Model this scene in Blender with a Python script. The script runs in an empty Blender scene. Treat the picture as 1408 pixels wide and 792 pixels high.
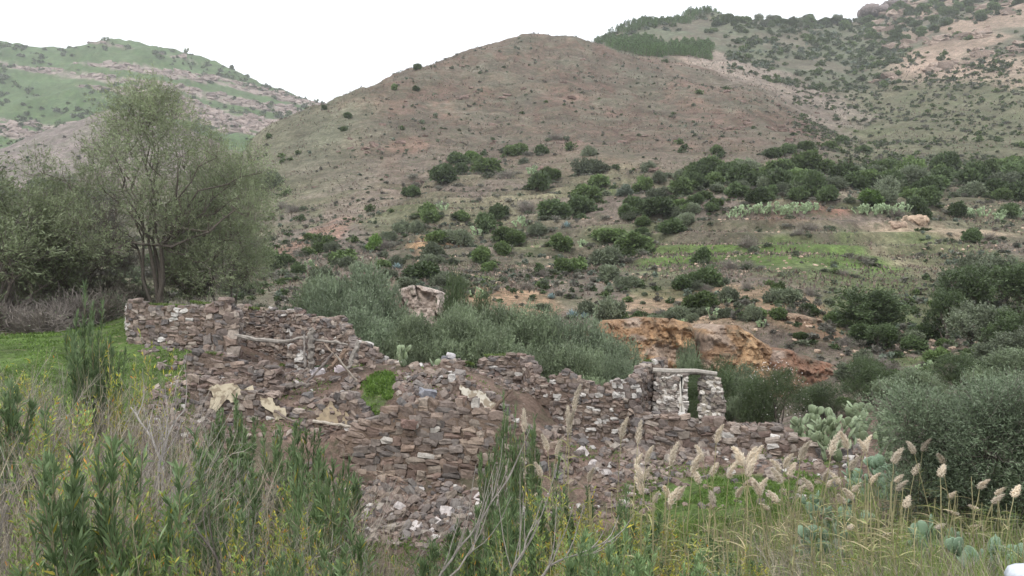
import bpy, math, random
import numpy as np
random.seed(11)
RNG = np.random.default_rng(7)
SC = bpy.context.scene
COL = SC.collection
F, CX, YH = 1270.0, 704.0, 430.0        # focal length in photo pixels, optical centre, horizon row

# ------------------------------------------------------------------ noise
def _hash(ix, iy, iz, s):
    n = (ix.astype(np.uint64) * np.uint64(374761393) + iy.astype(np.uint64) * np.uint64(668265263)
         + iz.astype(np.uint64) * np.uint64(1440662683) + np.uint64(s * 974634777 + 12345)) & np.uint64(0xffffffff)
    n = ((n ^ (n >> np.uint64(13))) * np.uint64(1274126177)) & np.uint64(0xffffffff)
    n = ((n ^ (n >> np.uint64(15))) * np.uint64(2246822519)) & np.uint64(0xffffffff)
    return ((n ^ (n >> np.uint64(16))) & np.uint64(0xffff)).astype(float) / 65535.0

def vnoise(x, y, z=None, s=0):
    x = np.asarray(x, float) + 5000.3; y = np.asarray(y, float) + 5000.7
    z = np.zeros_like(x) if z is None else np.asarray(z, float) + 5000.1
    ix, iy, iz = np.floor(x), np.floor(y), np.floor(z)
    fx, fy, fz = x - ix, y - iy, z - iz
    fx = fx * fx * (3 - 2 * fx); fy = fy * fy * (3 - 2 * fy); fz = fz * fz * (3 - 2 * fz)
    ix, iy, iz = ix.astype(np.int64), iy.astype(np.int64), iz.astype(np.int64)
    r = 0
    for a in (0, 1):
        for b in (0, 1):
            for c in (0, 1):
                w = (fx if a else 1 - fx) * (fy if b else 1 - fy) * (fz if c else 1 - fz)
                r = r + w * _hash(ix + a, iy + b, iz + c, s)
    return r * 2 - 1

def fbm(x, y, z=None, s=0, o=4, g=0.5):
    r = 0; a = 1.0; t = 0; k = 1.0
    for i in range(o):
        r = r + a * vnoise(x * k, y * k, None if z is None else z * k, s + i * 17)
        t += a; a *= g; k *= 2.03
    return r / t

def voro(x, y, z, s=0):
    """cell noise: (distance to the nearest seed, its random value, and a tilt)"""
    ix, iy, iz = [np.floor(q).astype(np.int64) + 4000 for q in (x, y, z)]
    bd = np.full(np.shape(x), 9.0); bd2 = bd.copy(); br = np.zeros(np.shape(x)); bt = np.zeros(np.shape(x))
    for a in (-1, 0, 1):
        for b in (-1, 0, 1):
            for c in (-1, 0, 1):
                jx, jy, jz = ix + a, iy + b, iz + c
                h = [_hash(jx, jy, jz, s + k) for k in range(6)]
                dx, dy, dz = jx - 4000 + h[0] - x, jy - 4000 + h[1] - y, jz - 4000 + h[2] - z
                d = np.sqrt(dx * dx + dy * dy + dz * dz); m = d < bd
                bd2 = np.where(m, bd, np.minimum(bd2, d)); br = np.where(m, h[3], br); bt = np.where(m, dx * (h[4] - .5) + dz * (h[5] - .5), bt); bd = np.where(m, d, bd)
    return bd2 - bd, br, bt

def ss(a, b, x):
    t = np.clip((x - a) / (b - a), 0, 1); return t * t * (3 - 2 * t)

def unit(v):
    return v / (np.linalg.norm(v, axis=-1, keepdims=True) + 1e-9)

# ------------------------------------------------------------------ geometry container
class G:
    def __init__(s): s.V = []; s.Q = []; s.T = []; s.C = []; s.n = 0
    def add(s, V, Q=None, T=None, C=(1, 1, 1)):
        V = np.asarray(V, float).reshape(-1, 3); C = np.asarray(C, float)
        if C.ndim == 1: C = np.tile(C[:3], (len(V), 1))
        s.V.append(V); s.C.append(C[:, :3])
        if Q is not None and len(Q): s.Q.append(np.asarray(Q, np.int64).reshape(-1, 4) + s.n)
        if T is not None and len(T): s.T.append(np.asarray(T, np.int64).reshape(-1, 3) + s.n)
        s.n += len(V)
    def arrays(s):
        V = np.concatenate(s.V); C = np.concatenate(s.C)
        Q = np.concatenate(s.Q) if s.Q else np.zeros((0, 4), np.int64)
        T = np.concatenate(s.T) if s.T else np.zeros((0, 3), np.int64)
        return V, Q, T, C
    def mesh(s, name, mat, smooth=False):
        V, Q, T, C = s.arrays()
        me = bpy.data.meshes.new(name)
        me.vertices.add(len(V)); me.vertices.foreach_set('co', V.astype(np.float32).ravel())
        nl = Q.size + T.size
        me.loops.add(nl); me.loops.foreach_set('vertex_index', np.concatenate([Q.ravel(), T.ravel()]).astype(np.int32))
        npoly = len(Q) + len(T)
        me.polygons.add(npoly)
        st = np.concatenate([np.arange(len(Q)) * 4, Q.size + np.arange(len(T)) * 3]).astype(np.int32)
        me.polygons.foreach_set('loop_start', st)
        me.polygons.foreach_set('use_smooth', np.full(npoly, smooth))
        at = me.color_attributes.new('Col', 'FLOAT_COLOR', 'POINT')
        at.data.foreach_set('color', np.concatenate([C, np.ones((len(C), 1))], 1).astype(np.float32).ravel())
        me.materials.append(mat)
        me.update(calc_edges=True)
        return me

def place(name, me, parent=None, loc=(0, 0, 0), rot=(0, 0, 0), sc=(1, 1, 1)):
    o = bpy.data.objects.new(name, me); COL.objects.link(o)
    o.location = loc; o.rotation_euler = rot; o.scale = sc
    if parent is not None: o.parent = parent
    return o

def tag(o, label, cat, group=None, kind=None):
    if label: o['label'] = label
    if cat: o['category'] = cat
    if group: o['group'] = group
    if kind: o['kind'] = kind
    return o

def empty(name, loc=(0, 0, 0), rz=0.0, sc=(1, 1, 1)):
    o = bpy.data.objects.new(name, None); COL.objects.link(o)
    o.location = loc; o.rotation_euler = (0, 0, rz); o.scale = sc; o.empty_display_size = 0.2
    return o

# ------------------------------------------------------------------ shape helpers
def leaves(g, P, D, L, W, C):
    n = len(P); D = unit(D)
    S = unit(np.cross(D, RNG.normal(size=(n, 3)) + 1e-3))
    L = np.broadcast_to(np.asarray(L, float), (n,))[:, None]; W = np.broadcast_to(np.asarray(W, float), (n,))[:, None]
    bend = np.array([0, 0, -1.0]) * L * 0.08
    V = np.stack([P, P + D * L * .45 + S * W * .5, P + D * L + bend, P + D * L * .45 - S * W * .5], 1).reshape(-1, 3)
    Q = np.arange(4 * n).reshape(-1, 4)
    C = np.asarray(C, float)
    if C.ndim == 1: C = np.tile(C, (n, 1))
    g.add(V, Q, None, np.repeat(C, 4, 0))

def tube(g, pts, rad, k=4, col=(1, 1, 1)):
    pts = np.asarray(pts, float); n = len(pts)
    rad = np.broadcast_to(np.asarray(rad, float), (n,))
    d = np.gradient(pts, axis=0); d = unit(d)
    ref = np.array([0.31, 0.93, 0.2]); ref = ref if abs((unit(d.mean(0)) * unit(ref)).sum()) < .9 else np.array([1., 0, 0])
    a = unit(np.cross(d, ref)); b = np.cross(d, a)
    th = np.arange(k) * 2 * math.pi / k
    V = pts[:, None] + rad[:, None, None] * (a[:, None] * np.cos(th)[None, :, None] + b[:, None] * np.sin(th)[None, :, None])
    i = np.arange(n - 1)[:, None] * k; j = np.arange(k)[None]; jn = (j + 1) % k
    Q = np.stack([i + j, i + jn, i + k + jn, i + k + j], -1).reshape(-1, 4)
    V = V.reshape(-1, 3)
    if k > 3:
        V = np.concatenate([V, pts[:1], pts[-1:]])
        c0, c1 = n * k, n * k + 1
        T = [(c0, (q + 1) % k, q) for q in range(k)] + [(c1, (n - 1) * k + q, (n - 1) * k + (q + 1) % k) for q in range(k)]
    else: T = None
    g.add(V, Q, T, col)

def ribbon(g, pts, w, col):
    pts = np.asarray(pts, float); n = len(pts)
    w = np.broadcast_to(np.asarray(w, float), (n,))[:, None]
    d = unit(np.gradient(pts, axis=0)); s = unit(np.cross(d, RNG.normal(size=3)))
    V = np.stack([pts + s * w / 2, pts - s * w / 2], 1).reshape(-1, 3)
    Q = [(2 * i, 2 * i + 1, 2 * i + 3, 2 * i + 2) for i in range(n - 1)]
    g.add(V, Q, None, col)

def wig(p, d, L, n=6, amp=.12, up=0.0):
    """wandering polyline from p along d"""
    p = np.array(p, float); d = unit(np.array(d, float)); out = [p.copy()]
    for i in range(n):
        d = unit(d + RNG.normal(size=3) * amp + np.array([0, 0, up]))
        p = p + d * L / n; out.append(p.copy())
    return np.array(out)

# subdivided cube template (26 verts) for stones
def _cube():
    vs = {}; V = []; Q = []
    def vid(p):
        if p not in vs: vs[p] = len(V); V.append(p)
        return vs[p]
    for ax in range(3):
        for sg in (-1, 1):
            for a in (-1, 0):
                for b in (-1, 0):
                    c = []
                    for (u, v) in ((a, b), (a + 1, b), (a + 1, b + 1), (a, b + 1)):
                        p = [0, 0, 0]; p[ax] = sg; p[(ax + 1) % 3] = u; p[(ax + 2) % 3] = v; c.append(vid(tuple(p)))
                    Q.append(c if sg > 0 else c[::-1])
    return np.array(V, float), np.array(Q)
CV, CQ = _cube()

def stones(g, P, S, R, C, rnd=.42, jit=.13):
    """P centres (n,3), S sizes (n,3), R euler (n,3), C colours (n,3)"""
    n = len(P)
    if n == 0: return
    P = np.asarray(P, float); S = np.asarray(S, float); R = np.asarray(R, float)
    base = CV * (1 - rnd) + unit(CV) * rnd * 1.05
    V = base[None] + RNG.normal(size=(n, 26, 3)) * jit * np.abs(base[None]).clip(.35)
    V = V * (S / 2)[:, None]
    cx, sx = np.cos(R[:, 0]), np.sin(R[:, 0]); cy, sy = np.cos(R[:, 1]), np.sin(R[:, 1]); cz, sz = np.cos(R[:, 2]), np.sin(R[:, 2])
    M = np.zeros((n, 3, 3))
    M[:, 0, 0] = cy * cz; M[:, 0, 1] = sx * sy * cz - cx * sz; M[:, 0, 2] = cx * sy * cz + sx * sz
    M[:, 1, 0] = cy * sz; M[:, 1, 1] = sx * sy * sz + cx * cz; M[:, 1, 2] = cx * sy * sz - sx * cz
    M[:, 2, 0] = -sy; M[:, 2, 1] = sx * cy; M[:, 2, 2] = cx * cy
    V = np.einsum('nij,nkj->nki', M, V) + P[:, None]
    Q = (CQ[None] + (np.arange(n) * 26)[:, None, None]).reshape(-1, 4)
    g.add(V.reshape(-1, 3), Q, None, np.repeat(np.asarray(C), 26, 0))

STONE_PAL = np.array([[.175, .143, .125], [.20, .165, .142], [.15, .128, .117], [.225, .188, .158], [.125, .116, .112], [.205, .162, .135], [.175, .157, .145], [.26, .23, .20], [.16, .122, .106]])
def stone_cols(n, light=0.04, grey=0.0):
    i = RNG.integers(0, len(STONE_PAL), n); c = STONE_PAL[i] * np.array([.98, .935, .925]) * RNG.uniform(.7, 1.22, (n, 1))
    k = RNG.random(n) < light
    c[k] = np.array([.42, .395, .37]) * RNG.uniform(.8, 1.1, (k.sum(), 1))
    if grey: c = c * (1 - grey) + c.mean(1, keepdims=True) * grey
    return c

# ------------------------------------------------------------------ terrain profiles
# column px : near [(d, z)], far [(d, photo row)]
N0 = [(0.6, -1.7), (3, -2.0)]
PROF = {
 -1200: ([(6, -2.4), (12, -3.2), (24, -2.4), (40, -1), (62, 0)], [(100, 390), (200, 340), (300, 300), (450, 260), (650, 200), (900, 190), (1250, 120), (1500, 60), (1800, 90), (3000, 250)]),
 -400: ([(6, -2.6), (12, -3.4), (24, -2.6), (40, -.8), (62, .3)], [(100, 395), (200, 360), (300, 330), (450, 300), (650, 230), (900, 215), (1250, 130), (1500, 62), (1800, 90), (3000, 250)]),
 0: ([(6, -2.8), (12, -3.7), (18, -3.6), (24, -2.8), (28, -2.0), (33, -1.35), (38, -.95), (46, -.5), (62, .4)], [(100, 400), (200, 360), (300, 330), (450, 290), (580, 225), (650, 202), (750, 212), (900, 222), (1050, 190), (1250, 125), (1500, 55), (1800, 80), (3000, 250)]),
 60: ([(6, -2.9), (12, -3.8), (18, -3.8), (24, -3.0), (28, -2.2), (33, -1.45), (38, -.95), (46, -.4), (62, .4)], [(100, 400), (200, 360), (300, 330), (450, 280), (580, 205), (650, 178), (750, 190), (900, 212), (1050, 185), (1250, 125), (1500, 60), (1800, 85), (3000, 250)]),
 130: ([(6, -3), (12, -4), (18, -4.3), (24, -3.8), (28, -3.0), (33, -1.9), (38, -.9), (46, -.1), (62, .3)], [(100, 400), (200, 362), (300, 330), (450, 265), (580, 188), (650, 160), (750, 172), (900, 200), (1050, 180), (1250, 118), (1500, 57), (1800, 85), (3000, 250)]),
 165: ([(6, -3), (12, -4.2), (18, -4.8), (24, -4.3), (28, -3.3), (33, -2.0), (38, -.7), (46, .3), (62, .0)], [(100, 402), (200, 362), (300, 330), (450, 262), (580, 180), (650, 152), (750, 168), (900, 198), (1050, 178), (1250, 115), (1500, 51), (1800, 80), (3000, 250)]),
 200: ([(6, -3), (12, -4.3), (18, -5.1), (24, -4.7), (28, -3.5), (31, -2.6), (33, -1.95), (35, -1.4), (37, -.9), (40, -.1), (45, .6), (54, .2), (62, -.5)], [(100, 405), (200, 362), (300, 330), (450, 262), (580, 176), (650, 149), (750, 165), (900, 200), (1050, 180), (1250, 118), (1500, 57), (1800, 85), (3000, 250)]),
 300: ([(6, -3.1), (12, -4.5), (18, -5.6), (24, -5.4), (26, -4.9), (28, -4.4), (29.2, -4.1), (31, -3.5), (33, -2.25), (35, -1.6), (37, -1.3), (40, -.5), (46, -.3), (54, -1.6), (62, -2.5)], [(80, 412), (100, 402), (150, 370), (200, 340), (250, 315), (300, 290), (340, 278), (450, 268), (580, 215), (650, 192), (750, 205), (900, 215), (1250, 145), (1500, 83), (1800, 110), (3000, 250)]),
 350: ([(6, -3.1), (12, -4.6), (18, -5.8), (24, -5.8), (26, -5.3), (28, -4.6), (29.2, -4.2), (31, -3.6), (33, -2.5), (35, -2.1), (37, -1.9), (39.5, -1.5), (42, -1.0), (46, -1.2), (54, -3), (62, -4)], [(80, 412), (100, 400), (150, 362), (200, 325), (250, 280), (300, 225), (340, 186), (380, 190), (450, 225), (650, 225), (900, 215), (1250, 155), (1500, 109), (1800, 135), (3000, 250)]),
 390: ([(6, -3.1), (12, -4.6), (18, -5.9), (24, -5.9), (26, -5.5), (28, -4.8), (29.2, -4.0), (31, -3.2), (33, -2.5), (35, -2.2), (37, -2.1), (40, -2.0), (46, -3), (54, -4.2), (62, -5)], [(80, 412), (100, 395), (150, 355), (200, 317), (250, 270), (300, 208), (345, 165), (400, 175), (450, 215), (650, 250), (900, 215), (1250, 160), (1500, 124), (1800, 145), (3000, 250)]),
 440: ([(6, -3.2), (12, -4.7), (18, -6), (24, -6.1), (26, -5.7), (28, -5.0), (29.2, -4.1), (31, -3.2), (33, -2.5), (35, -2.2), (37, -2.3), (40, -2.8), (46, -4.5), (54, -5.5), (62, -5.5)], [(80, 420), (100, 392), (150, 350), (200, 310), (250, 262), (300, 200), (350, 143), (400, 150), (450, 200), (650, 250), (900, 215), (1250, 165), (1500, 140), (1800, 160), (3000, 250)]),
 500: ([(6, -3.2), (12, -4.8), (18, -6.2), (24, -6.6), (26, -6.2), (28, -5.4), (28.5, -5.15), (29.1, -3.7), (31, -2.6), (33, -1.9), (35, -2.1), (37, -3), (40, -4), (46, -5.6), (54, -6.5), (62, -6)], [(80, 425), (100, 392), (150, 345), (200, 300), (250, 250), (300, 190), (370, 119), (430, 130), (500, 180), (800, 230), (1500, 200), (3000, 250)]),
 575: ([(6, -3.2), (12, -4.8), (18, -6.3), (24, -6.8), (26, -6.3), (28, -5.4), (28.5, -5.1), (29.1, -3.3), (31, -2.3), (33, -1.85), (35, -2.3), (37, -3.2), (40, -4.4), (46, -6), (54, -6.5), (62, -5.5)], [(72, 470), (80, 410), (100, 380), (130, 355), (160, 325), (200, 292), (250, 245), (300, 190), (350, 142), (410, 92), (480, 100), (600, 150), (900, 230), (1500, 200), (3000, 250)]),
 640: ([(6, -3.2), (12, -4.8), (18, -6.3), (24, -6.8), (26, -6.3), (28, -5.3), (28.5, -5.0), (29.1, -3.5), (31, -3.45), (31.7, -2.3), (33, -1.95), (35, -2.5), (37, -3.4), (40, -4.4), (46, -6), (54, -6.5), (62, -6)], [(72, 475), (80, 415), (100, 382), (130, 352), (160, 322), (200, 285), (250, 242), (300, 195), (350, 150), (420, 95), (470, 66), (540, 80), (700, 150), (900, 200), (3000, 250)]),
 720: ([(6, -3.2), (12, -4.8), (18, -6.2), (24, -6.6), (26, -6.1), (28, -5.1), (28.5, -4.9), (29.2, -4.0), (31, -3.9), (32, -3.0), (33, -2.7), (35, -2.9), (37, -3.5), (40, -4.6), (46, -6.2), (54, -7), (62, -7)], [(72, 480), (80, 425), (100, 385), (130, 350), (160, 318), (200, 280), (250, 238), (300, 192), (350, 150), (420, 97), (500, 47), (560, 60), (700, 120), (900, 150), (3000, 250)]),
 790: ([(6, -3.2), (12, -4.7), (18, -6.1), (24, -6.4), (26, -6.0), (28, -5.3), (29.2, -4.8), (31, -4.4), (33, -4.1), (35, -3.9), (37, -4.2), (40, -5), (46, -6.6), (54, -7.4), (62, -7.4)], [(72, 490), (78, 440), (100, 388), (130, 350), (160, 312), (200, 272), (250, 232), (300, 188), (350, 148), (420, 100), (500, 51), (560, 62), (700, 80), (850, 75), (1000, 110), (3000, 250)]),
 860: ([(6, -3.2), (12, -4.6), (18, -5.9), (24, -6.4), (26, -6.1), (28, -5.5), (29.2, -5.1), (31, -4.7), (33, -4.2), (35, -4.0), (37, -4.4), (40, -5), (46, -7), (54, -8), (62, -8)], [(69, 560), (75, 442), (85, 415), (100, 388), (130, 345), (160, 302), (200, 262), (250, 226), (300, 190), (350, 152), (420, 112), (500, 78), (600, 80), (750, 62), (850, 36), (950, 60), (3000, 250)]),
 950: ([(6, -3.2), (12, -4.5), (18, -5.6), (24, -6.0), (26, -5.7), (28, -5.4), (31, -4.9), (33, -4.3), (35, -4.1), (38, -4.5), (46, -7), (54, -8), (62, -8.2)], [(69, 570), (75, 448), (85, 415), (100, 378), (130, 330), (160, 285), (200, 255), (250, 226), (300, 190), (350, 158), (420, 122), (500, 98), (600, 85), (750, 48), (880, 15), (980, 30), (3000, 250)]),
 1040: ([(6, -3.1), (12, -4.3), (18, -5.3), (24, -5.6), (26, -5.3), (28, -5.1), (31, -4.7), (33, -4.3), (35, -4.2), (38, -4.6), (46, -6.5), (54, -7.5), (62, -7.5)], [(69, 545), (75, 440), (85, 410), (100, 375), (130, 322), (160, 278), (200, 250), (250, 225), (300, 190), (350, 152), (420, 130), (500, 122), (600, 100), (750, 60), (900, 27), (1000, 45), (3000, 250)]),
 1110: ([(6, -3.1), (12, -4.2), (18, -5.0), (24, -5.2), (26, -5.0), (28, -4.85), (31, -4.6), (34, -4.3), (38, -4.5), (46, -6), (54, -6.5), (60, -6)], [(68, 530), (74, 455), (85, 415), (100, 375), (130, 320), (160, 275), (200, 248), (250, 222), (300, 192), (345, 170), (400, 170), (500, 142), (600, 112), (750, 68), (920, 27), (1050, 45), (3000, 250)]),
 1180: ([(6, -3.1), (12, -4.1), (18, -4.8), (24, -5.0), (31, -4.6), (38, -4.3), (46, -4.9), (54, -4.8)], [(68, 500), (80, 455), (90, 418), (100, 385), (130, 325), (160, 275), (200, 250), (250, 232), (300, 212), (400, 190), (500, 152), (600, 120), (750, 76), (930, 29), (1060, 45), (3000, 250)]),
 1250: ([(6, -3.0), (12, -4.0), (18, -4.7), (24, -4.8), (31, -4.5), (38, -4.3), (46, -4.6), (54, -4.4)], [(68, 496), (80, 455), (90, 420), (100, 390), (130, 330), (160, 280), (200, 255), (250, 238), (300, 215), (400, 182), (500, 140), (600, 104), (750, 60), (950, 15), (1150, -12), (1400, 0), (3000, 250)]),
 1408: ([(6, -3.0), (12, -3.8), (18, -4.5), (24, -4.6), (31, -4.3), (38, -4.2), (46, -4.1), (54, -4.0)], [(68, 494), (80, 456), (90, 420), (100, 395), (130, 338), (160, 290), (200, 262), (250, 240), (300, 215), (400, 170), (500, 118), (600, 75), (750, 20), (950, -30), (1150, -60), (1400, -50), (3000, 200)]),
 2000: ([(6, -3.0), (12, -3.6), (24, -4.2), (38, -4.0), (54, -3.8)], [(80, 456), (100, 400), (130, 345), (160, 300), (200, 270), (300, 215), (400, 160), (600, 50), (900, -40), (1300, -80), (3000, 200)]),
 2600: ([(6, -3.0), (12, -3.6), (24, -4.0), (38, -3.8), (54, -3.6)], [(80, 456), (100, 400), (130, 345), (160, 300), (200, 270), (300, 215), (400, 160), (600, 50), (900, -40), (1300, -80), (3000, 200)]),
}
NLD = 900
LD = np.linspace(math.log(0.6), math.log(3000), NLD)
DD = np.exp(LD)
_px = np.array(sorted(PROF)); _T = []
for p in _px:
    near, far = PROF[p]
    ds = [a for a, _ in N0 + near] + [a for a, _ in far]
    ts = [z / d for d, z in N0 + near] + [(YH - y) / F for d, y in far]
    _T.append(np.interp(LD, np.log(ds), ts))
_T = np.array(_T)
# smooth along d (far only: keeps the front bank crisp), then spread the columns
ker = np.exp(-np.linspace(-2, 2, 15) ** 2); ker /= ker.sum()
for i in range(len(_T)):
    pad = np.pad(_T[i], 7, mode='edge'); sm = np.convolve(pad, ker, 'valid')
    w = ss(38, 60, DD); k5 = np.convolve(np.pad(_T[i], 2, mode='edge'), np.ones(5) / 5, 'valid')
    _T[i] = sm * w + k5 * (1 - w)
GPX = np.arange(-1200, 2601, 8.0)
TG = np.array([np.interp(GPX, _px, _T[:, j]) for j in range(NLD)])           # (nld, npx)
kk = np.exp(-np.linspace(-2, 2, 9) ** 2); kk /= kk.sum()
TGp = np.pad(TG, ((0, 0), (4, 4)), mode='edge')
TG = sum(kk[i] * TGp[:, i:i + TG.shape[1]] for i in range(9))

def hbase(x, y):
    x = np.asarray(x, float); y = np.maximum(np.asarray(y, float), .61)
    u = np.clip((CX + F * x / y - GPX[0]) / 8.0, 0, len(GPX) - 1.001)
    v = np.clip((np.log(y) - LD[0]) / (LD[1] - LD[0]), 0, NLD - 1.001)
    i = u.astype(int); j = v.astype(int); a = u - i; b = v - j
    t = (TG[j, i] * (1 - a) + TG[j, i + 1] * a) * (1 - b) + (TG[j + 1, i] * (1 - a) + TG[j + 1, i + 1] * a) * b
    return t * y

def H(x, y):
    x = np.asarray(x, float); y = np.asarray(y, float)
    z = hbase(x, y)
    px = CX + F * x / np.maximum(y, .6)
    a1 = ss(60, 200, y); a2 = ss(12, 70, y); far = ss(500, 1100, y)
    z = z + a1 * (1 + 2.2 * far) * 1.6 * fbm(x / 46, y / 46, s=3, o=4)
    rid = 1 - np.abs(fbm(x / (60 + 0 * x) + .35 * fbm(x / 90, y / 90, s=8, o=2), y / 110, s=5, o=3)) * 2
    z = z + ss(250, 420, y) * (1 + 3.5 * far) * 2.2 * (rid - .6)
    z = z + a2 * .55 * fbm(x / 9, y / 9, s=21, o=4) + a1 * (1 - far) * (.8 + 1.3 * ss(250, 400, y)) * (1 - 2 * np.abs(fbm(x / 16 + .4 * fbm(x / 30, y / 30, s=44, o=2), y / 24, s=41, o=4)))
    z = z + (1 - a2) * .10 * fbm(x / 2.2, y / 2.2, s=31, o=3)
    # terracing on the lower hill
    tm, fr, st = terr(x, y, z, px)
    z = z + tm * st * .75 * (ss(.0, 1.0, ss(.62, .95, fr)) - fr)
    return z

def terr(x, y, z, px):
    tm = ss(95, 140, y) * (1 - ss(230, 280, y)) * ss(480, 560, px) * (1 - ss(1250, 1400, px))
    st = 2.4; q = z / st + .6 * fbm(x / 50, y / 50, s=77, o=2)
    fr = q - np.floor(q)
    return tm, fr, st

def pix(x, y, z): return CX + F * x / y, YH - F * z / y
_dm = np.exp(np.linspace(math.log(5), math.log(2600), 2600))
def hit(px, py, dmin=5.0, dmax=2600):
    """first point of the ground seen through a photo pixel beyond dmin"""
    d = _dm[(_dm >= dmin) & (_dm <= dmax)]
    k = (px - CX) / F; z = H(k * d, d); r = (YH - py) / F * d
    i = np.argmax(z >= r)
    if not (z >= r).any(): i = len(d) - 1
    d0 = float(d[i]); x0 = k * d0
    return np.array([x0, d0, float(H(np.array([x0]), np.array([d0]))[0])])
def gnd(px, d):
    x = (px - CX) / F * d
    return np.array([x, d, float(H(np.array([x]), np.array([float(d)]))[0])])
def zat(d, py): return (YH - py) / F * d
def xat(d, px): return (px - CX) / F * d
# ------------------------------------------------------------------ materials
def newmat(name):
    m = bpy.data.materials.new(name); m.use_nodes = True
    nt = m.node_tree; nt.nodes.clear()
    return m, nt, nt.nodes, nt.links
def N(nodes, t, **kw):
    n = nodes.new(t)
    for k, v in kw.items(): setattr(n, k, v)
    return n

def leaf_mat(name, trans=.28, rough=.55, var=.35, spec=.25):
    m, nt, nd, lk = newmat(name)
    out = N(nd, 'ShaderNodeOutputMaterial'); at = N(nd, 'ShaderNodeAttribute', attribute_name='Col')
    oi = N(nd, 'ShaderNodeObjectInfo'); mr = N(nd, 'ShaderNodeMapRange')
    mr.inputs['To Min'].default_value = 1 - var; mr.inputs['To Max'].default_value = 1 + var
    lk.new(oi.outputs['Random'], mr.inputs['Value'])
    geo = N(nd, 'ShaderNodeNewGeometry')
    nz = N(nd, 'ShaderNodeTexNoise'); nz.inputs['Scale'].default_value = .9; nz.inputs['Detail'].default_value = 2
    lk.new(geo.outputs['Position'], nz.inputs['Vector'])
    m2 = N(nd, 'ShaderNodeMapRange'); m2.inputs['From Min'].default_value = .3; m2.inputs['From Max'].default_value = .7
    m2.inputs['To Min'].default_value = .72; m2.inputs['To Max'].default_value = 1.28
    lk.new(nz.outputs['Fac'], m2.inputs['Value'])
    mu = N(nd, 'ShaderNodeMath', operation='MULTIPLY'); lk.new(mr.outputs[0], mu.inputs[0]); lk.new(m2.outputs[0], mu.inputs[1])
    vm = N(nd, 'ShaderNodeVectorMath', operation='SCALE'); lk.new(at.outputs['Color'], vm.inputs[0]); lk.new(mu.outputs[0], vm.inputs['Scale'])
    p = N(nd, 'ShaderNodeBsdfPrincipled'); p.inputs['Roughness'].default_value = rough
    p.inputs['Specular IOR Level'].default_value = spec
    lk.new(vm.outputs[0], p.inputs['Base Color'])
    tr = N(nd, 'ShaderNodeBsdfTranslucent'); lk.new(vm.outputs[0], tr.inputs['Color'])
    mx = N(nd, 'ShaderNodeMixShader'); mx.inputs[0].default_value = trans
    lk.new(p.outputs[0], mx.inputs[1]); lk.new(tr.outputs[0], mx.inputs[2]); lk.new(mx.outputs[0], out.inputs[0])
    return m

def solid_mat(name, rough=.9, nscale=8, nstr=.35, bump=.4, bdist=.02, tint=None, mott=None, spec=.2):
    """vertex colour times procedural variation, with bump"""
    m, nt, nd, lk = newmat(name)
    out = N(nd, 'ShaderNodeOutputMaterial'); at = N(nd, 'ShaderNodeAttribute', attribute_name='Col')
    tc = N(nd, 'ShaderNodeNewGeometry')
    n1 = N(nd, 'ShaderNodeTexNoise'); n1.inputs['Scale'].default_value = nscale; n1.inputs['Detail'].default_value = 6; n1.inputs['Roughness'].default_value = .65
    lk.new(tc.outputs['Position'], n1.inputs['Vector'])
    mr = N(nd, 'ShaderNodeMapRange'); mr.inputs['From Min'].default_value = .28; mr.inputs['From Max'].default_value = .72
    mr.inputs['To Min'].default_value = 1 - nstr; mr.inputs['To Max'].default_value = 1 + nstr
    lk.new(n1.outputs['Fac'], mr.inputs['Value'])
    vm = N(nd, 'ShaderNodeVectorMath', operation='SCALE'); lk.new(at.outputs['Color'], vm.inputs[0]); lk.new(mr.outputs[0], vm.inputs['Scale'])
    col = vm.outputs[0]
    if mott:
        n2 = N(nd, 'ShaderNodeTexNoise'); n2.inputs['Scale'].default_value = mott[1]; n2.inputs['Detail'].default_value = 5
        lk.new(tc.outputs['Position'], n2.inputs['Vector'])
        r2 = N(nd, 'ShaderNodeMapRange'); r2.inputs['From Min'].default_value = mott[2]; r2.inputs['From Max'].default_value = mott[2] + .08
        r2.inputs['To Max'].default_value = mott[3]
        lk.new(n2.outputs['Fac'], r2.inputs['Value'])
        mx = N(nd, 'ShaderNodeMix', data_type='RGBA'); lk.new(r2.outputs[0], mx.inputs[0]); lk.new(col, mx.inputs[6])
        mx.inputs[7].default_value = (*mott[0], 1); col = mx.outputs[2]
    p = N(nd, 'ShaderNodeBsdfPrincipled'); p.inputs['Roughness'].default_value = rough; p.inputs['Specular IOR Level'].default_value = spec
    lk.new(col, p.inputs['Base Color'])
    n3 = N(nd, 'ShaderNodeTexNoise'); n3.inputs['Scale'].default_value = nscale * 2.2; n3.inputs['Detail'].default_value = 5; n3.inputs['Roughness'].default_value = .7
    lk.new(tc.outputs['Position'], n3.inputs['Vector'])
    b = N(nd, 'ShaderNodeBump'); b.inputs['Strength'].default_value = bump; b.inputs['Distance'].default_value = bdist
    lk.new(n3.outputs['Fac'], b.inputs['Height']); lk.new(b.outputs[0], p.inputs['Normal'])
    lk.new(p.outputs[0], out.inputs[0])
    return m

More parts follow.
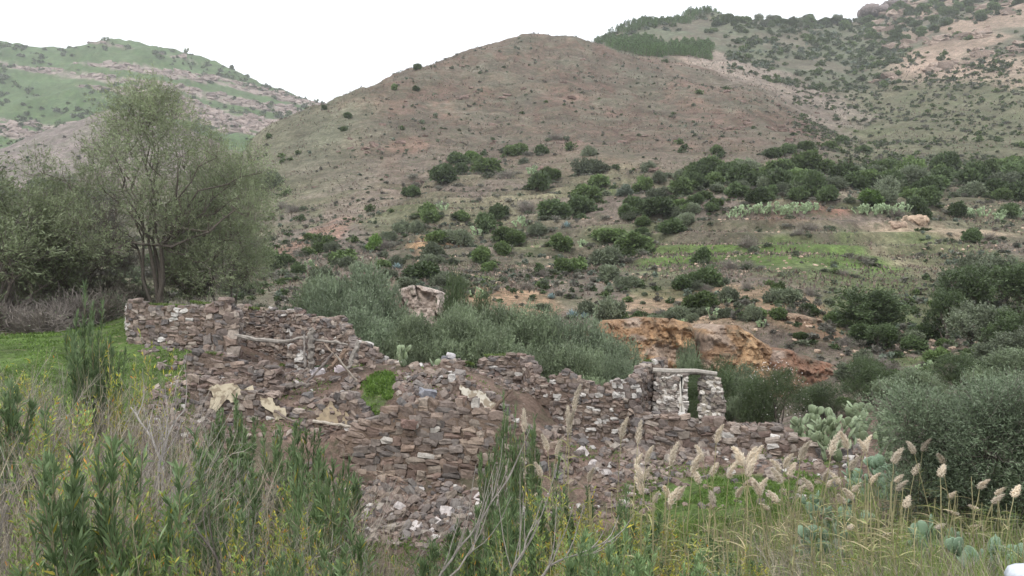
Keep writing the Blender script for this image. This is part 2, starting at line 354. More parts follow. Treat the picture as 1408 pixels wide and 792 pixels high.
def ground_mat():
    m, nt, nd, lk = newmat('ground')
    out = N(nd, 'ShaderNodeOutputMaterial'); at = N(nd, 'ShaderNodeAttribute', attribute_name='Col')
    geo = N(nd, 'ShaderNodeNewGeometry')
    p = N(nd, 'ShaderNodeBsdfPrincipled'); p.inputs['Roughness'].default_value = .95; p.inputs['Specular IOR Level'].default_value = .1
    fac = None
    for sc, amt, det in ((.035, .3, 4), (.22, .45, 6), (1.2, .5, 5), (9.0, .34, 3)):
        n = N(nd, 'ShaderNodeTexNoise'); n.inputs['Scale'].default_value = sc; n.inputs['Detail'].default_value = det; n.inputs['Roughness'].default_value = .7
        lk.new(geo.outputs['Position'], n.inputs['Vector'])
        r = N(nd, 'ShaderNodeMapRange'); r.inputs['From Min'].default_value = .3; r.inputs['From Max'].default_value = .7
        r.inputs['To Min'].default_value = 1 - amt; r.inputs['To Max'].default_value = 1 + amt
        lk.new(n.outputs['Fac'], r.inputs['Value'])
        if fac is None: fac = r.outputs[0]
        else:
            mu = N(nd, 'ShaderNodeMath', operation='MULTIPLY'); lk.new(fac, mu.inputs[0]); lk.new(r.outputs[0], mu.inputs[1]); fac = mu.outputs[0]
    vm = N(nd, 'ShaderNodeVectorMath', operation='SCALE'); lk.new(at.outputs['Color'], vm.inputs[0]); lk.new(fac, vm.inputs['Scale'])
    col = vm.outputs[0]
    # low herbs: grey-green flecks; litter and pale stones
    for (sc, lo, hi, amt, c) in ((.5, .52, .60, .55, (.085, .092, .055)), (2.6, .56, .62, .55, (.07, .08, .045)), (1.3, .60, .66, .5, (.30, .225, .17)), (5.5, .62, .67, .55, (.40, .34, .29))):
        n = N(nd, 'ShaderNodeTexNoise'); n.inputs['Scale'].default_value = sc; n.inputs['Detail'].default_value = 6; n.inputs['Roughness'].default_value = .75
        mp = N(nd, 'ShaderNodeVectorMath', operation='ADD'); mp.inputs[1].default_value = (sc * 13, sc * 7, 3)
        lk.new(geo.outputs['Position'], mp.inputs[0]); lk.new(mp.outputs[0], n.inputs['Vector'])
        r = N(nd, 'ShaderNodeMapRange'); r.inputs['From Min'].default_value = lo; r.inputs['From Max'].default_value = hi; r.inputs['To Max'].default_value = amt
        lk.new(n.outputs['Fac'], r.inputs['Value'])
        mx = N(nd, 'ShaderNodeMix', data_type='RGBA'); lk.new(r.outputs[0], mx.inputs[0]); lk.new(col, mx.inputs[6]); mx.inputs[7].default_value = (*c, 1); col = mx.outputs[2]
    lk.new(col, p.inputs['Base Color'])
    n3 = N(nd, 'ShaderNodeTexNoise'); n3.inputs['Scale'].default_value = 1.2; n3.inputs['Detail'].default_value = 8; n3.inputs['Roughness'].default_value = .75
    lk.new(geo.outputs['Position'], n3.inputs['Vector'])
    b = N(nd, 'ShaderNodeBump'); b.inputs['Strength'].default_value = .8; b.inputs['Distance'].default_value = .5
    lk.new(n3.outputs['Fac'], b.inputs['Height']); lk.new(b.outputs[0], p.inputs['Normal'])
    lk.new(p.outputs[0], out.inputs[0])
    return m

M_LEAF = leaf_mat('foliage')
M_LEAFN = leaf_mat('near_foliage', trans=.3, rough=.45, var=.15, spec=.35)
M_BARK = solid_mat('bark', nscale=14, nstr=.35, bump=.6, bdist=.03)
M_TWIG = solid_mat('twigs', nscale=6, nstr=.3, bump=0)
M_STONE = solid_mat('stone', nscale=11, nstr=.38, bump=.55, bdist=.03, mott=((.30, .26, .21), 6.0, .6, .3))
M_DIRT = solid_mat('earth', nscale=7, nstr=.4, bump=.9, bdist=.08)
M_ROCK = solid_mat('rock', nscale=1.6, nstr=.5, bump=1.0, bdist=.35, mott=((.13, .12, .085), 1.1, .56, .6))
M_PLASTER = solid_mat('plaster', nscale=5, nstr=.16, bump=.35, bdist=.02, mott=((.26, .21, .15), 4.0, .50, .85))
M_WHITEWASH = solid_mat('whitewashed_stone', nscale=9, nstr=.25, bump=.7, bdist=.04, mott=((.16, .13, .11), 7.0, .55, .85))
M_WOOD = solid_mat('weathered_wood', nscale=9, nstr=.3, bump=.7, bdist=.02)
M_PAD = solid_mat('cactus_skin', nscale=12, nstr=.22, bump=.2, bdist=.01, rough=.55, spec=.35)
M_PLUME = leaf_mat('plume', trans=.45, rough=.8, var=.1, spec=.1)
M_GROUND = ground_mat()
# ------------------------------------------------------------------ the ground sheet
def band_mask(x, y, z, px):
    return ss(.0, .12, fbm(x / 110 + z / 40, z / 15 + x / 85, s=141, o=5) - .26 + .30 * ss(110, 230, px) + .08 * ss(300, 400, px))
def build_ground():
    pxs = np.concatenate([np.linspace(-1150, -120, 70), np.linspace(-110, 1520, 900), np.linspace(1530, 2550, 70)])
    ds = np.concatenate([np.exp(np.linspace(math.log(.62), math.log(24), 130)), np.exp(np.linspace(math.log(24.1), math.log(60), 190)),
                         np.exp(np.linspace(math.log(60.3), math.log(1700), 480)), np.exp(np.linspace(math.log(1720), math.log(2950), 20))])
    nx, nd = len(pxs), len(ds)
    Y, PX = np.meshgrid(ds, pxs, indexing='ij'); X = (PX - CX) / F * Y
    Z = H(X, Y)
    X, Y, Z = X.ravel(), Y.ravel(), Z.ravel(); PX = PX.ravel()
    n_a = fbm(X / 30, Y / 30, s=101, o=4); n_b = fbm(X / 7, Y / 7, s=111, o=4); n_c = fbm(X / 120, Y / 120, s=121, o=4)
    C = np.tile(np.array([.145, .118, .10]), (len(X), 1))
    def mix(m, c):
        m = np.clip(m, 0, 1)[:, None]; C[:] = C * (1 - m) + np.array(c) * m
    # near and ruin soil
    mix((1 - ss(40, 60, Y)), (.165, .118, .095))
    mix((1 - ss(20, 25, Y)), (.10, .09, .06))
    # mid slopes: drier with olive grass
    mid = ss(60, 80, Y) * (1 - ss(230, 330, Y))
    mix(mid * ss(-.2, .3, n_a + .6 * n_b) * .7, (.10, .105, .058))
    mix(mid * ss(.1, .6, n_b - .3 * n_a) * .5, (.18, .145, .108))
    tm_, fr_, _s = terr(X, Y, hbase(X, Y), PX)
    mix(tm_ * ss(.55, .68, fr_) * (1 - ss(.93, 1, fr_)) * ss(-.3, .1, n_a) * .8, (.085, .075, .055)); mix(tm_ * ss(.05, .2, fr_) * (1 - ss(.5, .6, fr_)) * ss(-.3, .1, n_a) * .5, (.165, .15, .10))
    # brown hill: reddish
    hill = ss(200, 330, Y) * (1 - ss(560, 700, Y)) * ss(330, 470, PX) * (1 - ss(1090, 1190, PX))
    mix(hill * .95, (.104, .070, .056)); mix(hill * ss(.1, .35, fbm(X / 9 + Y / 40, Y / 28, s=151, o=4)) * .5, (.185, .12, .092)); mix(hill * ss(.05, .3, fbm(X / 14 - Y / 50, Y / 20, s=152, o=4)) * .45, (.085, .086, .062))
    mix(hill * ss(.05, .5, n_a) * .6, (.17, .112, .092)); mix(hill * ss(.0, .3, n_b - .3 * n_a) * .5, (.085, .084, .066))
    mix(hill * (1 - ss(-.45, .0, n_b + .4 * n_a)) * .55, (.125, .125, .095))
    mix(ss(200, 300, Y) * ss(330, 380, PX) * (1 - ss(440, 560, PX)) * (1 - ss(500, 600, Y)) * .5, (.12, .13, .085))
    # right side: olive slope
    rs = ss(190, 260, Y) * ss(1120, 1190, PX - (Y - 300) * .05) * (1 - ss(560, 800, Y))
    mix(rs * .85, (.10, .10, .062))
    mix(rs * ss(-.1, .3, n_b) * .6, (.085, .098, .052))
    # saddle/ridge
    sd = ss(520, 620, Y) * ss(800, 880, PX) * (1 - ss(1300, 1500, Y))
    mix(sd * .8, (.108, .10, .074)); mix(sd * ss(-.15, .2, n_a) * .75, (.085, .10, .065))
    sand = sd * ss(1180, 1260, PX) * ss(.0, .2, n_c + .25 * n_a + .12)
    mix(sand * .9, (.25, .185, .145))
    # left mountain: green turf and rock bands
    lm = ss(760, 900, Y) * (1 - ss(430, 470, PX))
    mix(lm, (.05, .09, .03)); mix(lm * ss(.0, .3, n_b + .5 * n_a) * .5, (.10, .13, .055))
    mix(lm * ss(-.1, .4, n_a + .4 * n_c) * .6, (.075, .12, .055))
    band = band_mask(X, Y, Z, PX)
    mix(lm * band * .95, (.26, .21, .19))
    mix(lm * band * ss(.1, .3, n_b) * .6, (.17, .15, .12))
    sp = ss(440, 520, Y) * (1 - ss(740, 860, Y)) * (1 - ss(230, 300, PX))
    mix(sp, (.175, .145, .135)); mix(sp * ss(0, .3, n_b) * .5, (.11, .11, .08))
    mix(ss(60, 90, Y) * (1 - ss(400, 480, Y)) * (1 - ss(330, 420, PX)) * .8, (.12, .12, .075))
    # local patches: (photo px, row, half width px, half height px, colour, strength, roughness)
    GR = (.085, .128, .038); DG = (.09, .11, .05); OR = (.37, .235, .135); RD = (.25, .135, .10); TN = (.30, .235, .17)
    for (px, py, rx, ry, c, k) in [
        (1105, 352, 190, 26, DG, 1), (1075, 348, 175, 26, GR, .9), (960, 350, 85, 20, GR, .8), (1165, 385, 150, 14, DG, .9), (1230, 335, 90, 18, DG, .9), (910, 365, 60, 12, GR, .6),
        (640, 386, 50, 8, GR, .9), (800, 270, 60, 6, GR, .6), (1180, 288, 120, 8, DG, .8), (1060, 278, 60, 6, (.26, .23, .14), .8),
        (604, 333, 48, 14, OR, .8), (700, 415, 80, 18, (.3, .2, .13), .9), (1000, 425, 160, 34, (.27, .19, .125), .8), (1290, 318, 120, 13, TN, .8), (1300, 360, 90, 40, (.23, .185, .14), .7),
        (1140, 500, 70, 60, RD, .7), (1110, 440, 90, 30, (.3, .2, .13), .7), (1080, 300, 60, 8, RD, .6), (1130, 288, 40, 7, RD, .9), (560, 200, 30, 12, RD, .3),
        (435, 330, 40, 26, RD, .5), (500, 280, 60, 20, (.2, .15, .13), .5), (705, 270, 90, 7, (.24, .215, .14), .7), (760, 300, 90, 6, (.22, .2, .13), .7), (740, 340, 60, 10, DG, .7),
        (1210, 450, 80, 40, DG, .8), (1310, 350, 90, 30, DG, .6), (1180, 405, 110, 16, DG, .6), (1290, 430, 80, 26, DG, .5), (900, 395, 60, 20, DG, .6), (560, 300, 70, 20, DG, .5), (860, 320, 80, 20, DG, .5), (1330, 540, 90, 60, (.2, .15, .12), .6), (1225, 540, 40, 14, GR, .7), (1290, 535, 30, 8, GR, .6), (1190, 470, 60, 25, DG, .7),
        (985, 85, 60, 30, (.27, .2, .165), .8), (1050, 105, 90, 30, (.2, .165, .14), .8), (1350, 100, 70, 50, (.34, .25, .2), .55),
    ]:
        h0 = hit(px, py, 60); ha = hit(px, py - ry, 60); hb = hit(px, min(py + ry, 470), 60)
        ry_ = max((ha[1] - hb[1]) / 2, 2); yc = (ha[1] + hb[1]) / 2; rx_ = rx * h0[1] / F
        q = ((X - xat(yc, px)) / rx_) ** 2 + ((Y - yc) / ry_) ** 2
        mix(k * (1 - ss(.5, 1.2, q + .5 * n_b + .3 * n_a)) * (ss(-.5, -.05, n_b + .3)), c)
    for (x0, y0, rx, ry, c, k) in [
        (xat(33, 30), 31, 7.0, 9.0, GR, 1.0), (xat(40, 110), 40, 3, 4, GR, .9), (xat(27, 990), 27.0, 2.6, 2.6, GR, 1), (xat(30, 1120), 30.5, 1.3, 1.6, GR, .9), (xat(26, 1060), 26, 1.5, 1.5, GR, .7),
        (xat(31, 518), 30.8, .55, 1.3, GR, .9), (xat(42, 240), 42, 3, 2, GR, .8),
    ]:
        q = ((X - x0) / rx) ** 2 + ((Y - y0) / ry) ** 2
        mix(k * (1 - ss(.6, 1.15, q + .35 * fbm(X / 1.3, Y / 1.3, s=201, o=3))), c)
    # slope: bare earth on steep banks
    i = np.arange(nd - 1)[:, None] * nx; j = np.arange(nx - 1)[None]
    Q = np.stack([i + j, i + j + 1, i + nx + j + 1, i + nx + j], -1).reshape(-1, 4)
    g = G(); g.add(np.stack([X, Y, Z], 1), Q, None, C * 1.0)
    me = g.mesh('ground', M_GROUND, smooth=True)
    o = place('ground', me); o['kind'] = 'structure'
    return o
build_ground()
# ------------------------------------------------------------------ plant assets
def V3(*a): return np.array(a, float)
def rdir(n, up=0.0):
    v = RNG.normal(size=(n, 3)); v[:, 2] += up; return unit(v)

PAL = {   # linear base colours of foliage: (dark, light)
 'dark': ((.052, .072, .034), (.10, .132, .062)),
 'mid': ((.068, .095, .04), (.13, .17, .07)),
 'bright': ((.07, .12, .03), (.14, .21, .06)),
 'olive': ((.092, .105, .07), (.175, .19, .135)),
 'grey': ((.12, .11, .095), (.215, .195, .175)),
 'silver': ((.09, .11, .09), (.20, .225, .185)),
 'yellow': ((.12, .15, .03), (.24, .26, .06)),
}
def pal(k, n, t=None):
    a, b = np.array(PAL[k][0]), np.array(PAL[k][1]) * np.array([1.06, 1.16, 1.03]); t = RNG.random(n) if t is None else t
    return (a + (b - a) * t[:, None]) * RNG.uniform(.85, 1.15, (n, 1))

def bush_mesh(kind, nblob=13, nleaf=2600, L=.12, W=.07, flat=.8, loose=.35, seed=0, twig=True, up=.5, name='foliage'):
    """unit bush: about 1 wide (radius .5), base at z=0, clumps of small leaves over a few twigs"""
    g = G(); ctr = []
    for i in range(nblob):
        a = RNG.uniform(0, 6.283); r = .34 * math.sqrt(RNG.random()) * (1 if i else 0)
        h = RNG.uniform(.16, .60) * flat * (1 - .5 * (r / .34) ** 2) + .06
        ctr.append((r * math.cos(a), r * math.sin(a), h, RNG.uniform(.13, .23) * (1 + loose * RNG.uniform(-.4, .5))))
    ctr = np.array(ctr)
    w = ctr[:, 3] ** 2; idx = RNG.choice(len(ctr), nleaf, p=w / w.sum())
    u = rdir(nleaf); rr = ctr[idx, 3] * RNG.random(nleaf) ** .38 * (1 + loose * RNG.exponential(.22, nleaf))
    P = ctr[idx, :3] + u * rr[:, None] * np.array([1, 1, .9]); P[:, 2] = np.maximum(P[:, 2], .01 + RNG.random(nleaf) * .05)
    D = unit(u * .8 + RNG.normal(size=(nleaf, 3)) * .6 + V3(0, 0, up))
    bl = RNG.random(len(ctr)); t = np.clip(.5 * bl[idx] + .5 * RNG.random(nleaf), 0, 1)
    leaves(g, P, D, L * RNG.uniform(.6, 1.3, nleaf), W * RNG.uniform(.7, 1.3, nleaf), pal(kind, nleaf, t))
    if twig:
        for i in range(12):
            c = ctr[i % len(ctr)]
            pts = wig((RNG.normal() * .03, RNG.normal() * .03, -.04), c[:3] + V3(0, 0, .1), np.linalg.norm(c[:3]) * 1.15, 5, .12)
            tube(g, pts, np.linspace(.014, .004, 6), 3, (.11, .085, .065))
    return g

def grey_mesh(nst=140, seed=0, leafn=300, col=(.20, .175, .155)):
    """leafless twiggy shrub, unit size"""
    g = G()
    for i in range(nst):
        a = RNG.uniform(0, 6.283); el = RNG.uniform(.15, 1.4)
        d = V3(math.cos(a) * math.cos(el), math.sin(a) * math.cos(el), math.sin(el))
        c = np.array(col) * RNG.uniform(.65, 1.3)
        pts = wig((RNG.normal() * .06, RNG.normal() * .06, 0), d, RNG.uniform(.35, .58), 4, .16); tube(g, pts, np.linspace(.006, .0025, 5), 3, c)
        for k in range(5):
            q = pts[RNG.integers(1, 5)]; p2 = wig(q, d + RNG.normal(size=3) * .6, RNG.uniform(.1, .22), 2, .2)
            tube(g, p2, [.0035, .0025, .0015], 3, c * RNG.uniform(.8, 1.2))
    if leafn:
        u = rdir(leafn, .5); P = u * RNG.uniform(.2, .52, (leafn, 1)); P[:, 2] = np.abs(P[:, 2])
        leaves(g, P, u, .05, .02, pal('olive', leafn))
    return g

def tree_skel(base, dirs, L0, r0, levels, spread, up, gb, col, kmin=3, kmax=5, ends=None, taper=.62, amp=.10):
    """recursive limbs; returns end segments (pos, dir)"""
    ends = [] if ends is None else ends
    def rec(p, d, L, r, lv):
        n = 5; pts = wig(p, d, L, n, amp, up * .05)
        tube(gb, pts, np.linspace(r, r * taper, n + 1), 7 if r > .05 else (4 if r > .012 else 3), np.array(col) * RNG.uniform(.8, 1.2))
        de = unit(pts[-1] - pts[-2])
        if lv == 0:
            for q in (1, 2, 3, 4, 5): ends.append((pts[q], de))
            return
        for i in range(RNG.integers(kmin, kmax + 1)):
            t = RNG.uniform(.35, 1.0); k = min(int(t * n), n - 1); q = pts[k] + (pts[k + 1] - pts[k]) * (t * n - k)
            dd = unit(unit(pts[k + 1] - pts[k]) + RNG.normal(size=3) * spread + V3(0, 0, up * .3))
            rec(q, dd, L * RNG.uniform(.5, .78), max(r * taper * RNG.uniform(.55, .8), .004), lv - 1)
        rec(pts[-1], unit(de + RNG.normal(size=3) * spread * .4), L * .7, r * taper, lv - 1)
    for (d, L, r) in dirs: rec(np.array(base, float), unit(np.array(d, float)), L * L0, r * r0, levels)
    return ends

def spray(g, ends, per, L, W, kind, R=.3, up=.4, hang=0.0, twigs=2, twcol=(.17, .15, .13), tl=.45):
    """leaf sprays round the branch ends"""
    for (p, d) in ends:
        for k in range(twigs):
            dd = unit(d + RNG.normal(size=3) * .55 + V3(0, 0, up * .6))
            pts = wig(p, dd, tl * RNG.uniform(.6, 1.3), 3, .15, -hang * .1); tube(g, pts, [.006, .005, .004, .003], 3, np.array(twcol) * RNG.uniform(.7, 1.3))
            t = RNG.random(per // twigs) * 3; i = np.minimum(t.astype(int), 2); f = (t - i)[:, None]
            P = pts[i] * (1 - f) + pts[i + 1] * f + RNG.normal(size=(len(t), 3)) * R * .13
            D = unit(dd + RNG.normal(size=(len(t), 3)) * .55 + V3(0, 0, up))
            leaves(g, P, D, L * RNG.uniform(.6, 1.25, len(t)), W * RNG.uniform(.8, 1.2, len(t)), pal(kind, len(t), np.clip(RNG.random() * .5 + RNG.random(len(t)) * .5, 0, 1)))

def conifer_mesh(n=700):
    g = G(); t = RNG.random(n) ** .8; a = RNG.uniform(0, 6.283, n); r = (1 - t) ** .8 * .30 * RNG.uniform(.5, 1.1, n)
    P = np.stack([r * np.cos(a), r * np.sin(a), .12 + .88 * t], 1); D = np.stack([np.cos(a), np.sin(a), np.full(n, .5)], 1) + RNG.normal(size=(n, 3)) * .3
    leaves(g, P, D, .12, .07, pal('dark', n) * np.array([.95, 1.1, .9])); tube(g, [(0, 0, -.03), (0, 0, .5), (0, 0, .95)], [.02, .014, .004], 4, (.12, .09, .07))
    return g

# near plants (real size, metres)
def dry_thicket(h=2.6, nst=44):
    g = G()
    for i in range(nst):
        a = RNG.uniform(0, 6.283); r = .5 * math.sqrt(RNG.random()); lean = RNG.uniform(.02, .75)
        d = V3(math.cos(a) * lean, math.sin(a) * lean, 1)
        c = np.array([(.25, .225, .20), (.31, .275, .23), (.15, .13, .115), (.28, .24, .17)][RNG.integers(0, 4)]) * RNG.uniform(.8, 1.15)
        pts = wig((r * math.cos(a), r * math.sin(a), -.1), d, h * RNG.uniform(.5, 1.1), 8, .10); R = RNG.uniform(.004, .009)
        tube(g, pts, np.linspace(R, R * .3, 9), 3, c)
        for k in range(RNG.integers(5, 10)):
            q = RNG.integers(2, 8); dd = unit(unit(pts[q + 1] - pts[q]) + RNG.normal(size=3) * .38)
            p2 = wig(pts[q], dd, RNG.uniform(.25, .9), 4, .16, .2); tube(g, p2, np.linspace(R * .5, .0015, 5), 3, c * RNG.uniform(.85, 1.15))
            for m in range(2):
                p3 = wig(p2[RNG.integers(1, 4)], dd + RNG.normal(size=3) * .5, RNG.uniform(.1, .3), 2, .1); tube(g, p3, [.0022, .0016, .001], 3, c)
    return g

def oleander(h=2.2, nst=17, pale=.0):
    gs, gl = G(), G()
    for i in range(nst):
        a = RNG.uniform(0, 6.283); lean = RNG.uniform(.05, .75)
        d = V3(math.cos(a) * lean, math.sin(a) * lean, 1); L = h * RNG.uniform(.6, 1.05)
        pts = wig((RNG.normal() * .15, RNG.normal() * .15, -.1), d, L, 7, .06, .15); tube(gs, pts, np.linspace(.011, .005, 8), 4, (.17, .15, .10))
        heads = [(pts, .45)]
        for k in range(RNG.integers(1, 4)):
            q = RNG.integers(3, 7); p2 = wig(pts[q], unit(pts[q + 1] - pts[q]) + RNG.normal(size=3) * .35, RNG.uniform(.4, .8), 5, .06, .5)
            tube(gs, p2, np.linspace(.007, .004, 6), 3, (.17, .16, .09)); heads.append((p2, .2))
        for P_, s0 in heads:
            n = 58 if s0 > .3 else 44; t = s0 + (1 - s0) * RNG.random(n) ** .7; k = np.minimum((t * (len(P_) - 1)).astype(int), len(P_) - 2); f = (t * (len(P_) - 1) - k)[:, None]
            P = P_[k] * (1 - f) + P_[k + 1] * f; ax = unit(P_[k + 1] - P_[k])
            D = unit(rdir(n) * RNG.uniform(.35, .8, (n, 1)) + ax * RNG.uniform(.7, 1.3, (n, 1)))
            tt = RNG.random(n); c = np.array([.075, .12, .05]) * (1 - tt[:, None]) + np.array([.18, .25, .115]) * tt[:, None]
            y = RNG.random(n) < .015; c[y] = (.35, .30, .05)
            leaves(gl, P, D, RNG.uniform(.12, .2, n), RNG.uniform(.018, .03, n), c * (1 + pale))
    return gs, gl

def yellow_shrub(h=2.3, nst=20, green=.45, nl=16):
    gs, gl = G(), G()
    for i in range(nst):
        a = RNG.uniform(0, 6.283); lean = RNG.uniform(.02, .65); L = h * RNG.uniform(.6, 1.05)
        pts = wig((RNG.normal() * .22, RNG.normal() * .22, -.1), V3(math.cos(a) * lean, math.sin(a) * lean, 1), L, 7, .06, .1); c = np.array([.26, .225, .15]) * RNG.uniform(.7, 1.2)
        tube(gs, pts, np.linspace(.008, .002, 8), 3, c)
        for k in range(RNG.integers(4, 9)):
            q = RNG.integers(1, 7); p2 = wig(pts[q], unit(pts[q + 1] - pts[q]) + RNG.normal(size=3) * .4, RNG.uniform(.2, .6), 4, .08, .3)
            tube(gs, p2, np.linspace(.004, .0015, 5), 3, c)
            n = RNG.integers(nl // 2, nl + 4); kk_ = RNG.integers(0, 4, n); f = RNG.random((n, 1)); P = p2[kk_] * (1 - f) + p2[kk_ + 1] * f
            D = unit(rdir(n) * .7 + unit(p2[-1] - p2[0]) * .8 + V3(0, 0, .1))
            t = RNG.random(); r = RNG.random(n)
            cy = np.array([.44, .38, .05]) * (1 - r[:, None]) + np.array([.30, .33, .06]) * r[:, None]; cg = np.array([.13, .20, .05]) * (1 - r[:, None]) + np.array([.25, .33, .09]) * r[:, None]
            cc = np.where((RNG.random(n) < green)[:, None], cg, cy); o_ = RNG.random(n) < .035; cc[o_] = (.50, .22, .04)
            leaves(gl, P, D, RNG.uniform(.05, .095, n), RNG.uniform(.014, .022, n), cc)
    return gs, gl

def reed(h=3.2, plume=True):
    gs, gb, gp = G(), G(), G()
    a = RNG.uniform(0, 6.283); pts = wig((0, 0, -.1), V3(math.cos(a) * .06, math.sin(a) * .06, 1), h - .1, 9, .018)
    tube(gs, pts, np.linspace(.010, .005, 10), 4, np.array([.36, .30, .17]) * RNG.uniform(.8, 1.15))
    for k in range(RNG.integers(9, 14)):
        t = RNG.uniform(.12, .85); i = int(t * 9); p = pts[i]; b = RNG.uniform(0, 6.283)
        d = V3(math.cos(b), math.sin(b), RNG.uniform(.6, 1.6)); L = RNG.uniform(.3, .65); P = [p]; d = unit(d)
        for m in range(6): d = unit(d + V3(0, 0, -.22)); P.append(P[-1] + d * L / 6)
        c = np.array([(.40, .34, .20), (.20, .24, .08), (.33, .32, .14)][RNG.integers(0, 3)])
        ribbon(gb, P, np.array([.012, .02, .02, .016, .011, .006, .001]), c)
    tube(gb, pts, np.linspace(.0125, .0065, 10), 4, (.34, .31, .17))
    if plume:
        top = pts[-1]; dr = V3(math.cos(a), math.sin(a), 0); n = 620; t = RNG.random(n); Lp = RNG.uniform(.30, .47)
        ax = top[None] + V3(0, 0, 1) * ((t - .15) * Lp)[:, None] + dr * (t ** 2 * Lp * .35)[:, None]
        wd = .050 * np.sin(np.clip(t * 1.0 + .08, 0, 1) * math.pi) ** .7 + .012
        tube(gp, [top, top + V3(0, 0, Lp * .45) + dr * Lp * .08, top + V3(0, 0, Lp * .9) + dr * Lp * .4], [.008, .007, .004], 4, (.45, .38, .30))
        P = ax + np.clip(RNG.normal(size=(n, 3)), -1.5, 1.5) * wd[:, None] * V3(.55, .55, .4)
        D = unit(V3(0, 0, 1.2) + dr * .7 + RNG.normal(size=(n, 3)) * .42)
        leaves(gp, P, D, RNG.uniform(.05, .10, n), .011, np.array([.70, .62, .51]) * RNG.uniform(.75, 1.2, (n, 1)))
    return gs, gb, gp

def pad_mesh(w=.2, h=.27, th=.028):
    """one prickly-pear pad standing on z=0, with spine dots"""
    g = G(); nu, nv = 12, 8
    V = []; 
    for i in range(nv + 1):
        ph = math.pi * i / nv
        for j in range(nu):
            a = 2 * math.pi * j / nu; zz = (1 - math.cos(ph)) / 2
            wr = math.sin(ph) * (.75 + .35 * zz)
            V.append((math.cos(a) * w / 2 * wr, math.sin(a) * th * wr * (1.15 - .4 * zz), zz * h))
    Q = [(i * nu + j, i * nu + (j + 1) % nu, (i + 1) * nu + (j + 1) % nu, (i + 1) * nu + j) for i in range(nv) for j in range(nu)]
    V = np.array(V); V += fbm(V[:, 0] * 9, V[:, 2] * 9, V[:, 1] * 9, s=int(RNG.integers(1, 99)))[:, None] * .006
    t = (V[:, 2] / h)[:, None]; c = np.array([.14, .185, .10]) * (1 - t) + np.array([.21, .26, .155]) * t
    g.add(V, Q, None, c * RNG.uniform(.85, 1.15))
    n = 46; a = RNG.uniform(-1, 1, n); zz = RNG.uniform(.1, .95, n); ok = np.abs(a) < np.sin(zz * math.pi) * .85; a, zz = a[ok], zz[ok]; n = len(a)
    sg = RNG.choice([-1, 1], n); P = np.stack([a * w / 2, sg * th * .9 * np.sqrt(np.clip(1 - a * a, 0, 1)), zz * h], 1)
    leaves(g, P, np.stack([RNG.normal(size=n) * .4, sg, RNG.normal(size=n) * .4], 1), .022, .006, (.45, .42, .3))
    return g

def cactus_pads(levels=4, n0=7, spread=.4, W=.2, Hh=.27):
    """list of (loc, rotation matrix, scale) for pads"""
    from mathutils import Matrix, Vector
    out = []
    def rec(p, up, yaw, s, lv):
        up = up.normalized(); side = Vector((math.cos(yaw), math.sin(yaw), 0)); side = (side - up * side.dot(up)).normalized(); nrm = up.cross(side)
        M = Matrix((side, nrm, up)).transposed(); out.append((p.copy(), M, s))
        if lv == 0: return
        for k in range(random.choice((1, 2, 2, 3))):
            f = random.uniform(-.8, .8); q = p + up * Hh * s * (.93 - .25 * f * f) + side * (W * s * .42 * f)
            u2 = (up + side * f * .9 + nrm * random.uniform(-.5, .5) + Vector((0, 0, .25))).normalized()
            rec(q, u2, yaw + random.uniform(-1.2, 1.2), s * random.uniform(.8, .98), lv - 1)
    for i in range(n0):
        a = random.uniform(0, 6.283); r = spread * math.sqrt(random.random())
        rec(Vector((r * math.cos(a), r * math.sin(a), -.04)), Vector((math.cos(a) * .45, math.sin(a) * .45, 1)), random.uniform(0, 3.14), random.uniform(.9, 1.25), random.choice((levels - 1, levels)))
    return out

def agave_mesh(n=30, col=(.20, .27, .27)):
    g = G()
    for i in range(n):
        a = i * 2.4; el = .25 + 1.15 * (i / n); L = .5 * RNG.uniform(.85, 1.1); d = V3(math.cos(a) * math.cos(el), math.sin(a) * math.cos(el), math.sin(el))
        s = V3(-math.sin(a), math.cos(a), 0); nrm = np.cross(d, s); P = []
        for t, w in ((0, .045), (.35, .06), (.7, .04), (1, .002)):
            p = d * L * t + V3(0, 0, -.05 * t * t); P += [p + s * w, p - nrm * w * .45, p - s * w]
        Q = []
        for k in range(3):
            for m in (0, 1): Q.append((3 * k + m, 3 * k + m + 1, 3 * k + m + 4, 3 * k + m + 3))
        c = np.array(col) * RNG.uniform(.8, 1.25)
        g.add(P, Q, None, c)
    return g

